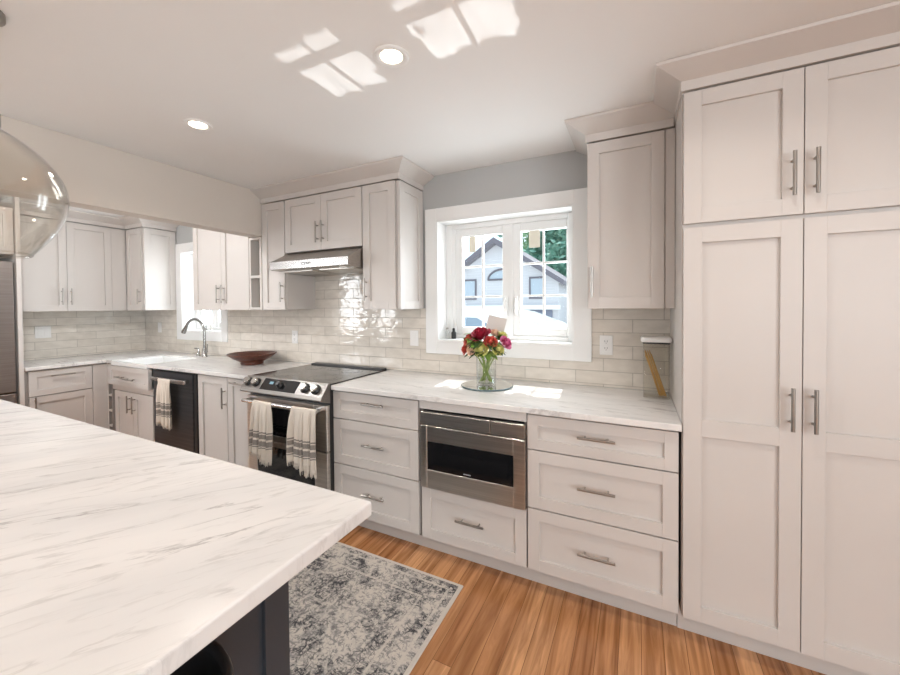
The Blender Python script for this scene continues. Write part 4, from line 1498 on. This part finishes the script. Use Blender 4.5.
for i, (ang, z, L, m, lab) in enumerate((
        (200, 1.21, 0.075, LEAFB, 'bright leaf sprig above the coral rose near the bottle'),
        (215, 1.115, 0.07, LEAF, 'dark leaf sprig hanging low on the bottle side of the vase'),
        (265, 1.115, 0.07, LEAF, 'dark leaf sprig under the yellow-green front bloom'),
        (300, 1.115, 0.075, LEAFB, 'bright leaf sprig under the coral rose at the vase front'),
        (340, 1.135, 0.075, LEAF, 'dark leaf sprig hanging on the pantry side of the vase'),
        (20, 1.20, 0.07, LEAFB, 'bright leaf sprig beside the magenta rose'),
        (90, 1.20, 0.08, LEAF, 'dark leaf sprig at the back of the bouquet'),
        (255, 1.175, 0.075, LEAF, 'dark leaf sprig between the blush rose and the front bloom'),
        (320, 1.165, 0.08, LEAF, 'dark leaf sprig between the coral rose and the pale green bloom'),
        (235, 1.185, 0.075, LEAFB, 'bright leaf sprig under the deep red top rose'))):
    a = RAD(ang)
    c = Vector((vx + 0.062 * cos(a), vy + 0.055 * sin(a), z))
    t = thing('leaf_sprig', lab, 'foliage', tuple(c), 'bouquet greenery')
    mb = MB()
    for k in range(11):
        b = a + rnd.uniform(-0.9, 0.9)
        leaf(mb, c + Vector((rnd.uniform(-.015, .015), rnd.uniform(-.015, .015), rnd.uniform(-.01, .015))), (cos(b), sin(b), rnd.uniform(-0.1, 0.6)), (0, 0, 1), L * rnd.uniform(.8, 1.15), 0.022)
    mb.obj('leaves', m, t)
    MB().tube([(vx - 0.035 * cos(a), vy - 0.035 * sin(a), VB + 0.018), (vx + 0.03 * cos(a), vy + 0.03 * sin(a), VB + 0.168), c], 0.002, 6).obj('stem', STEM, t)
# florist's card rising behind the flowers
card = thing('gift_card', 'blank pale paper card tilted up behind the bouquet', 'card', (vx + 0.02, vy + 0.085, 1.20))
R2 = Matrix.Translation((vx + 0.034, vy + 0.085, 1.283)) @ Euler((RAD(-8), RAD(13), 0)).to_matrix().to_4x4()
mb = MB()
bmesh.ops.create_cube(mb.bm, size=1, matrix=R2 @ Matrix.Diagonal((0.120, 0.0015, 0.105, 1)))
mb.obj('paper', mat('card_paper', (0.62, 0.58, 0.55), 0.8), card)
MB().tube([(vx + 0.012, vy + 0.045, VB + 0.02), (vx + 0.02, vy + 0.05, VB + 0.17), (vx + 0.045, vy + 0.087, 1.245)], 0.002, 6).obj('pick', CANG, card)

# bottles on the window sill
SZ = 1.152 + 0.0125
t = thing('dropper_bottle', 'small black bottle on the window sill beside the jamb', 'bottle', (-0.395, 0.075, SZ))
MB().lathe((-0.395, 0.075, SZ), [(0.017, 0), (0.018, 0.003), (0.018, 0.045), (0.010, 0.055)], 18).obj('body', BLACK, t)
MB().lathe((-0.395, 0.075, SZ + 0.055), [(0.010, 0), (0.010, 0.018), (0.006, 0.022)], 14).obj('cap', BLACK, t)
t = thing('glass_bottle', 'small clear glass bottle in the corner of the window sill', 'bottle', (-0.447, 0.075, SZ))
MB().lathe((-0.447, 0.075, SZ), [(0.017, 0), (0.018, 0.004), (0.018, 0.048), (0.009, 0.058), (0.009, 0.068)], 18).obj('body', VASEG, t)
MB().lathe((-0.447, 0.075, SZ + 0.068), [(0.0095, 0), (0.0095, 0.012)], 14).obj('cap', NICKEL, t)
# small things on the sink window sill
t = thing('sill_ornament', 'little silver figurine on the sink window sill', 'ornament', (-3.36, 0.06, SZ))
MB().lathe((-3.36, 0.06, SZ), [(0.02, 0), (0.022, 0.006), (0.012, 0.02), (0.016, 0.04), (0.008, 0.055)], 14).obj('body', CHROME, t)
t = thing('sill_ornament', 'little dark figurine on the sink window sill beside the silver one', 'ornament', (-3.25, 0.06, SZ))
MB().lathe((-3.25, 0.06, SZ), [(0.012, 0), (0.014, 0.006), (0.008, 0.03), (0.014, 0.045), (0.006, 0.062)], 14).obj('body', STEEL, t)

# ------------------------------------------------------------------ outside
struct('ground', B(-40, 40, 0.6, 60, -0.35, -0.25), vary(mat('driveway_concrete', (0.7, 0.69, 0.66), 0.9), (0.62, 0.61, 0.58), (0.74, 0.73, 0.70), nscale=0.6))
SIDE = mat('lavender_siding', (0.62, 0.62, 0.66), 0.8)
n_, l_ = nodes(SIDE)
tc = n_.new('ShaderNodeTexCoord'); sp = n_.new('ShaderNodeSeparateXYZ'); l_.new(tc.outputs['Object'], sp.inputs[0])
fr_ = n_.new('ShaderNodeMath'); fr_.operation = 'FRACT'
ml = n_.new('ShaderNodeMath'); ml.operation = 'MULTIPLY'; ml.inputs[1].default_value = 6.0
l_.new(sp.outputs['Z'], ml.inputs[0]); l_.new(ml.outputs[0], fr_.inputs[0])
bpn = n_.new('ShaderNodeBump'); bpn.inputs['Distance'].default_value = 0.02
l_.new(fr_.outputs[0], bpn.inputs['Height']); l_.new(bpn.outputs[0], n_['Principled BSDF'].inputs['Normal'])
DTRIM = mat('dark_house_trim', (0.16, 0.15, 0.18), 0.7)
ROOF = vary(mat('roof_shingle', (0.23, 0.22, 0.25), 0.9), (0.2, 0.19, 0.22), (0.28, 0.27, 0.3), nscale=8)
GAR = vary(mat('garage_door_paint', (0.20, 0.22, 0.30), 0.6), (0.19, 0.21, 0.29), (0.22, 0.24, 0.32), nscale=2)
YH = 20.0
hx0, hx1, hpx, hpz, hez = -10.6, -3.2, -6.95, 5.15, 2.72
t = thing('neighbor_house', 'pale siding gabled house across the driveway outside the window', 'house', (-6.95, YH + 3, -0.25))
MB().prism([(hx0, -0.25), (hx1, -0.25), (hx1, hez), (hpx, hpz), (hx0, hez)], 'y', YH, YH + 7).obj('wall', SIDE, t)
sl = (hpz - hez) / (hpx - hx1)
mb = MB()
for s, xe in ((1, hx1 + 0.35), (-1, hx0 - 0.35)):
    ze = hez - 0.35 * abs(sl)
    mb.prism([(hpx, hpz + 0.02), (xe, ze + 0.02), (xe, ze + 0.30), (hpx, hpz + 0.36)], 'y', YH - 0.45, YH + 7.3)
mb.obj('roof', ROOF, t)
mb = MB()
for xe in (hx1 + 0.36, hx0 - 0.36):
    ze = hez - 0.36 * abs(sl)
    mb.prism([(hpx, hpz + 0.05), (xe, ze + 0.05), (xe, ze + 0.33), (hpx, hpz + 0.39)], 'y', YH - 0.5, YH - 0.45)
mb.obj('fascia', DTRIM, t)
for x in (-8.7, -4.45):
    mb = MB()
    mb.box(x - 0.45, x - 0.35, YH - 0.06, YH, 1.78, 3.08).box(x + 0.35, x + 0.45, YH - 0.06, YH, 1.78, 3.08)
    mb.box(x - 0.35, x + 0.35, YH - 0.06, YH, 2.97, 3.08).box(x - 0.35, x + 0.35, YH - 0.06, YH, 1.78, 1.89)
    f = mb.obj('house_window', DTRIM, t)
    B(x - 0.35, x + 0.35, YH - 0.03, YH - 0.005, 1.89, 2.97).obj('pane', mat('far_pane', (0.45, 0.52, 0.6), 0.1), f)
mb = MB()
pts = [(-6.5 + 0.95 * cos(pi * k / 12), YH - 0.05, 3.0 + 0.62 * sin(pi * k / 12)) for k in range(13)]
mb.tube(pts + [(-7.45, YH - 0.05, 3.0), (-5.55, YH - 0.05, 3.0)], 0.06, 6)
f = mb.obj('arched_window', DTRIM, t)
MB().prism([(-6.5 + 0.95 * cos(pi * k / 12), 3.0 + 0.62 * sin(pi * k / 12)) for k in range(13)], 'y', YH - 0.03, YH - 0.01).obj('pane', MATS['far_pane'], f)
B(hx0 - 0.1, hx1 + 0.1, YH - 0.35, YH - 0.002, 1.16, 1.42).obj('band_trim', WHITE, t)
for a in (-10.2, -6.75):
    B(a, a + 3.2, YH - 0.06, YH - 0.002, -0.25, 1.12).obj('garage_door', GAR, t)

# parked van close to the window
WPAINT = mat('white_car_paint', (0.85, 0.86, 0.88), 0.2, coat=0.5)
CARG = mat('car_glass', (0.25, 0.33, 0.42), 0.08)
t = thing('parked_van', 'white van parked on the driveway outside the window', 'car', (-2.8, 5.9, -0.25))
body = [(-5.2, 0.0), (-5.25, 0.62), (-5.0, 1.22), (-4.6, 1.36), (-2.6, 1.36), (-1.45, 1.29), (-0.62, 0.98), (-0.25, 0.72), (-0.15, 0.35), (-0.2, 0.0)]
mb = MB().prism(body, 'y', 5.0, 6.7)
bmesh.ops.bevel(mb.bm, geom=list(mb.bm.edges), offset=0.07, segments=2, affect='EDGES', clamp_overlap=True)
mb.obj('body', WPAINT, t)
MB().prism([(-4.7, 0.80), (-4.55, 1.16), (-3.25, 1.18), (-3.25, 0.80)], 'y', 4.99, 5.02).obj('side_window', CARG, t)
MB().prism([(-3.1, 0.80), (-3.1, 1.18), (-2.2, 1.15), (-1.55, 0.82)], 'y', 4.99, 5.02).obj('side_window', CARG, t)
for x in (-4.4, -1.1):
    for y in (5.08, 6.5):
        MB().lathe((x, y - 0.08, 0.07), [(0.32, 0), (0.32, 0.2), (0.2, 0.21)], 24, axis=(0, 1, 0)).obj('wheel', BLACK, t)

# trees and shrubs
TL = vary(mat('tree_leaf', (0.10, 0.22, 0.08), 0.7), (0.15, 0.33, 0.18), (0.42, 0.60, 0.38), nscale=2.0)
TL2 = vary(mat('pine_leaf', (0.05, 0.14, 0.09), 0.7), (0.12, 0.30, 0.23), (0.30, 0.52, 0.42), nscale=2.0)
SH = vary(mat('shrub_leaf', (0.16, 0.26, 0.08), 0.7), (0.10, 0.19, 0.05), (0.28, 0.38, 0.15), nscale=6)
BARK = vary(mat('bark', (0.12, 0.09, 0.07), 0.9), (0.09, 0.07, 0.05), (0.16, 0.12, 0.09), nscale=8)


def tree(x, y, h, r, m, lab, seed, n=5200, ls=0.34):
    rnd = random.Random(seed)
    t = thing('tree', lab, 'tree', (x, y, -0.25), 'trees behind the house')
    MB().tube([(x, y, -0.25), (x + 0.1, y, h * 0.5), (x, y, h * 0.9)], [0.28, 0.2, 0.05], 8).obj('trunk', BARK, t)
    mb = MB()
    cl = [(Vector((rnd.gauss(0, r * 0.5), rnd.gauss(0, r * 0.5), h * 0.55 + rnd.uniform(-.42, .42) * h)), r * rnd.uniform(.3, .55)) for _ in range(16)]
    for _ in range(n):
        c, cr_ = rnd.choice(cl)
        d = Vector((rnd.gauss(0, 1), rnd.gauss(0, 1), rnd.gauss(0, 1))).normalized()
        p = Vector((x, y, 0)) + c + d * cr_ * rnd.uniform(.6, 1.05)
        a = Vector((rnd.gauss(0, 1), rnd.gauss(0, 1), rnd.gauss(0, 1))).normalized()
        b = a.orthogonal().normalized()
        s = ls * rnd.uniform(.6, 1.2)
        mb.bm.faces.new([mb.bm.verts.new(q) for q in (p - a * s, p + b * s * .5, p + a * s, p - b * s * .5)])
    mb.obj('crown', m, t)
    return t


tree(-9.3, 40, 12.5, 3.0, TL, 'bushy green tree behind the gable of the house', 1)
tree(-4.9, 32.5, 12.5, 2.9, TL2, 'tall blue-green tree beside the house, tallest of the three trees', 2)
tree(-0.2, 27.5, 11.0, 2.2, TL, 'bright green tree standing next to the driveway', 3)
for (x, y, r, lab) in ((-0.4, 9.5, 0.62, 'low green shrub at the edge of the driveway'), (0.9, 10.5, 0.8, 'larger green shrub behind the low one by the driveway')):
    rnd = random.Random(int(x * 10) + 50)
    t = thing('shrub', lab, 'shrub', (x, y, -0.25), 'shrubs outside')
    mb = MB()
    for _ in range(900):
        d = Vector((rnd.gauss(0, 1), rnd.gauss(0, 1), abs(rnd.gauss(0, 1)))).normalized()
        p = Vector((x, y, -0.2)) + Vector((d.x * r, d.y * r, d.z * r * 1.1)) * rnd.uniform(.7, 1.05)
        a = Vector((rnd.gauss(0, 1), rnd.gauss(0, 1), rnd.gauss(0, 1))).normalized(); b = a.orthogonal().normalized(); s = 0.09
        mb.bm.faces.new([mb.bm.verts.new(q) for q in (p - a * s, p + b * s * .5, p + a * s, p - b * s * .5)])
    mb.obj('foliage', SH, t)
    MB().tube([(x, y, -0.25), (x, y, r * 0.6)], [0.04, 0.02], 6).obj('stem', BARK, t)


# ------------------------------------------------------------------ spot lamps standing in for sunlight the van throws up to the ceiling
def glint(src, aim, hu, hv, power, seed):
    """narrow spot beam masked to an uneven quadrilateral, in place of a real reflection"""
    o = lamp('glint_standin_spot', 'SPOT', src, power, (1.0, 0.98, 0.95), aim, spot_size=RAD(8), spot_blend=0.0, shadow_soft_size=0.006)
    d = o.data
    d.use_nodes = True
    n, l = d.node_tree.nodes, d.node_tree.links
    em = n['Emission']
    tc = n.new('ShaderNodeTexCoord')
    sp = n.new('ShaderNodeSeparateXYZ')
    l.new(tc.outputs['Normal'], sp.inputs[0])
    nz = n.new('ShaderNodeTexNoise')
    nz.inputs['Scale'].default_value = 90
    nz.inputs['Detail'].default_value = 3
    mp = n.new('ShaderNodeMapping')
    mp.inputs['Location'].default_value = (seed, seed, 0)
    l.new(tc.outputs['Normal'], mp.inputs['Vector'])
    l.new(mp.outputs[0], nz.inputs['Vector'])

    def M(op, a, b=0.0):
        q = n.new('ShaderNodeMath'); q.operation = op
        for i, v in enumerate((a, b)):
            if isinstance(v, (int, float)): q.inputs[i].default_value = v
            else: l.new(v, q.inputs[i])
        return q.outputs[0]
    wob = M('MULTIPLY', M('SUBTRACT', nz.outputs['Fac'], 0.5), hu * 0.9)
    u = M('ABSOLUTE', M('ADD', M('DIVIDE', sp.outputs['X'], sp.outputs['Z']), wob))
    v = M('ABSOLUTE', M('ADD', M('DIVIDE', sp.outputs['Y'], sp.outputs['Z']), M('MULTIPLY', wob, 0.35)))
    mask = M('MULTIPLY', M('LESS_THAN', u, hu), M('LESS_THAN', v, hv))
    tone = M('ADD', M('MULTIPLY', nz.outputs['Fac'], 1.0), 0.5)
    l.new(M('MULTIPLY', mask, tone), em.inputs['Strength'])
    return o


for (tx, ty, sx_, w) in ((-0.262, -1.285, -0.198, 0.137), (0.295, -1.305, 0.245, 0.162)):
    end = Vector((tx, ty, CH))
    mid = Vector((sx_, 0.16, 1.716))
    d = (mid - end).normalized()
    glint(end + d * 5.2, end, w / 5.2, (0.068 if tx < 0 else 0.060) / 5.2, 1150, 1.0 + tx)

for o in list(S.objects):
    if 'base' in o:
        del o['base']
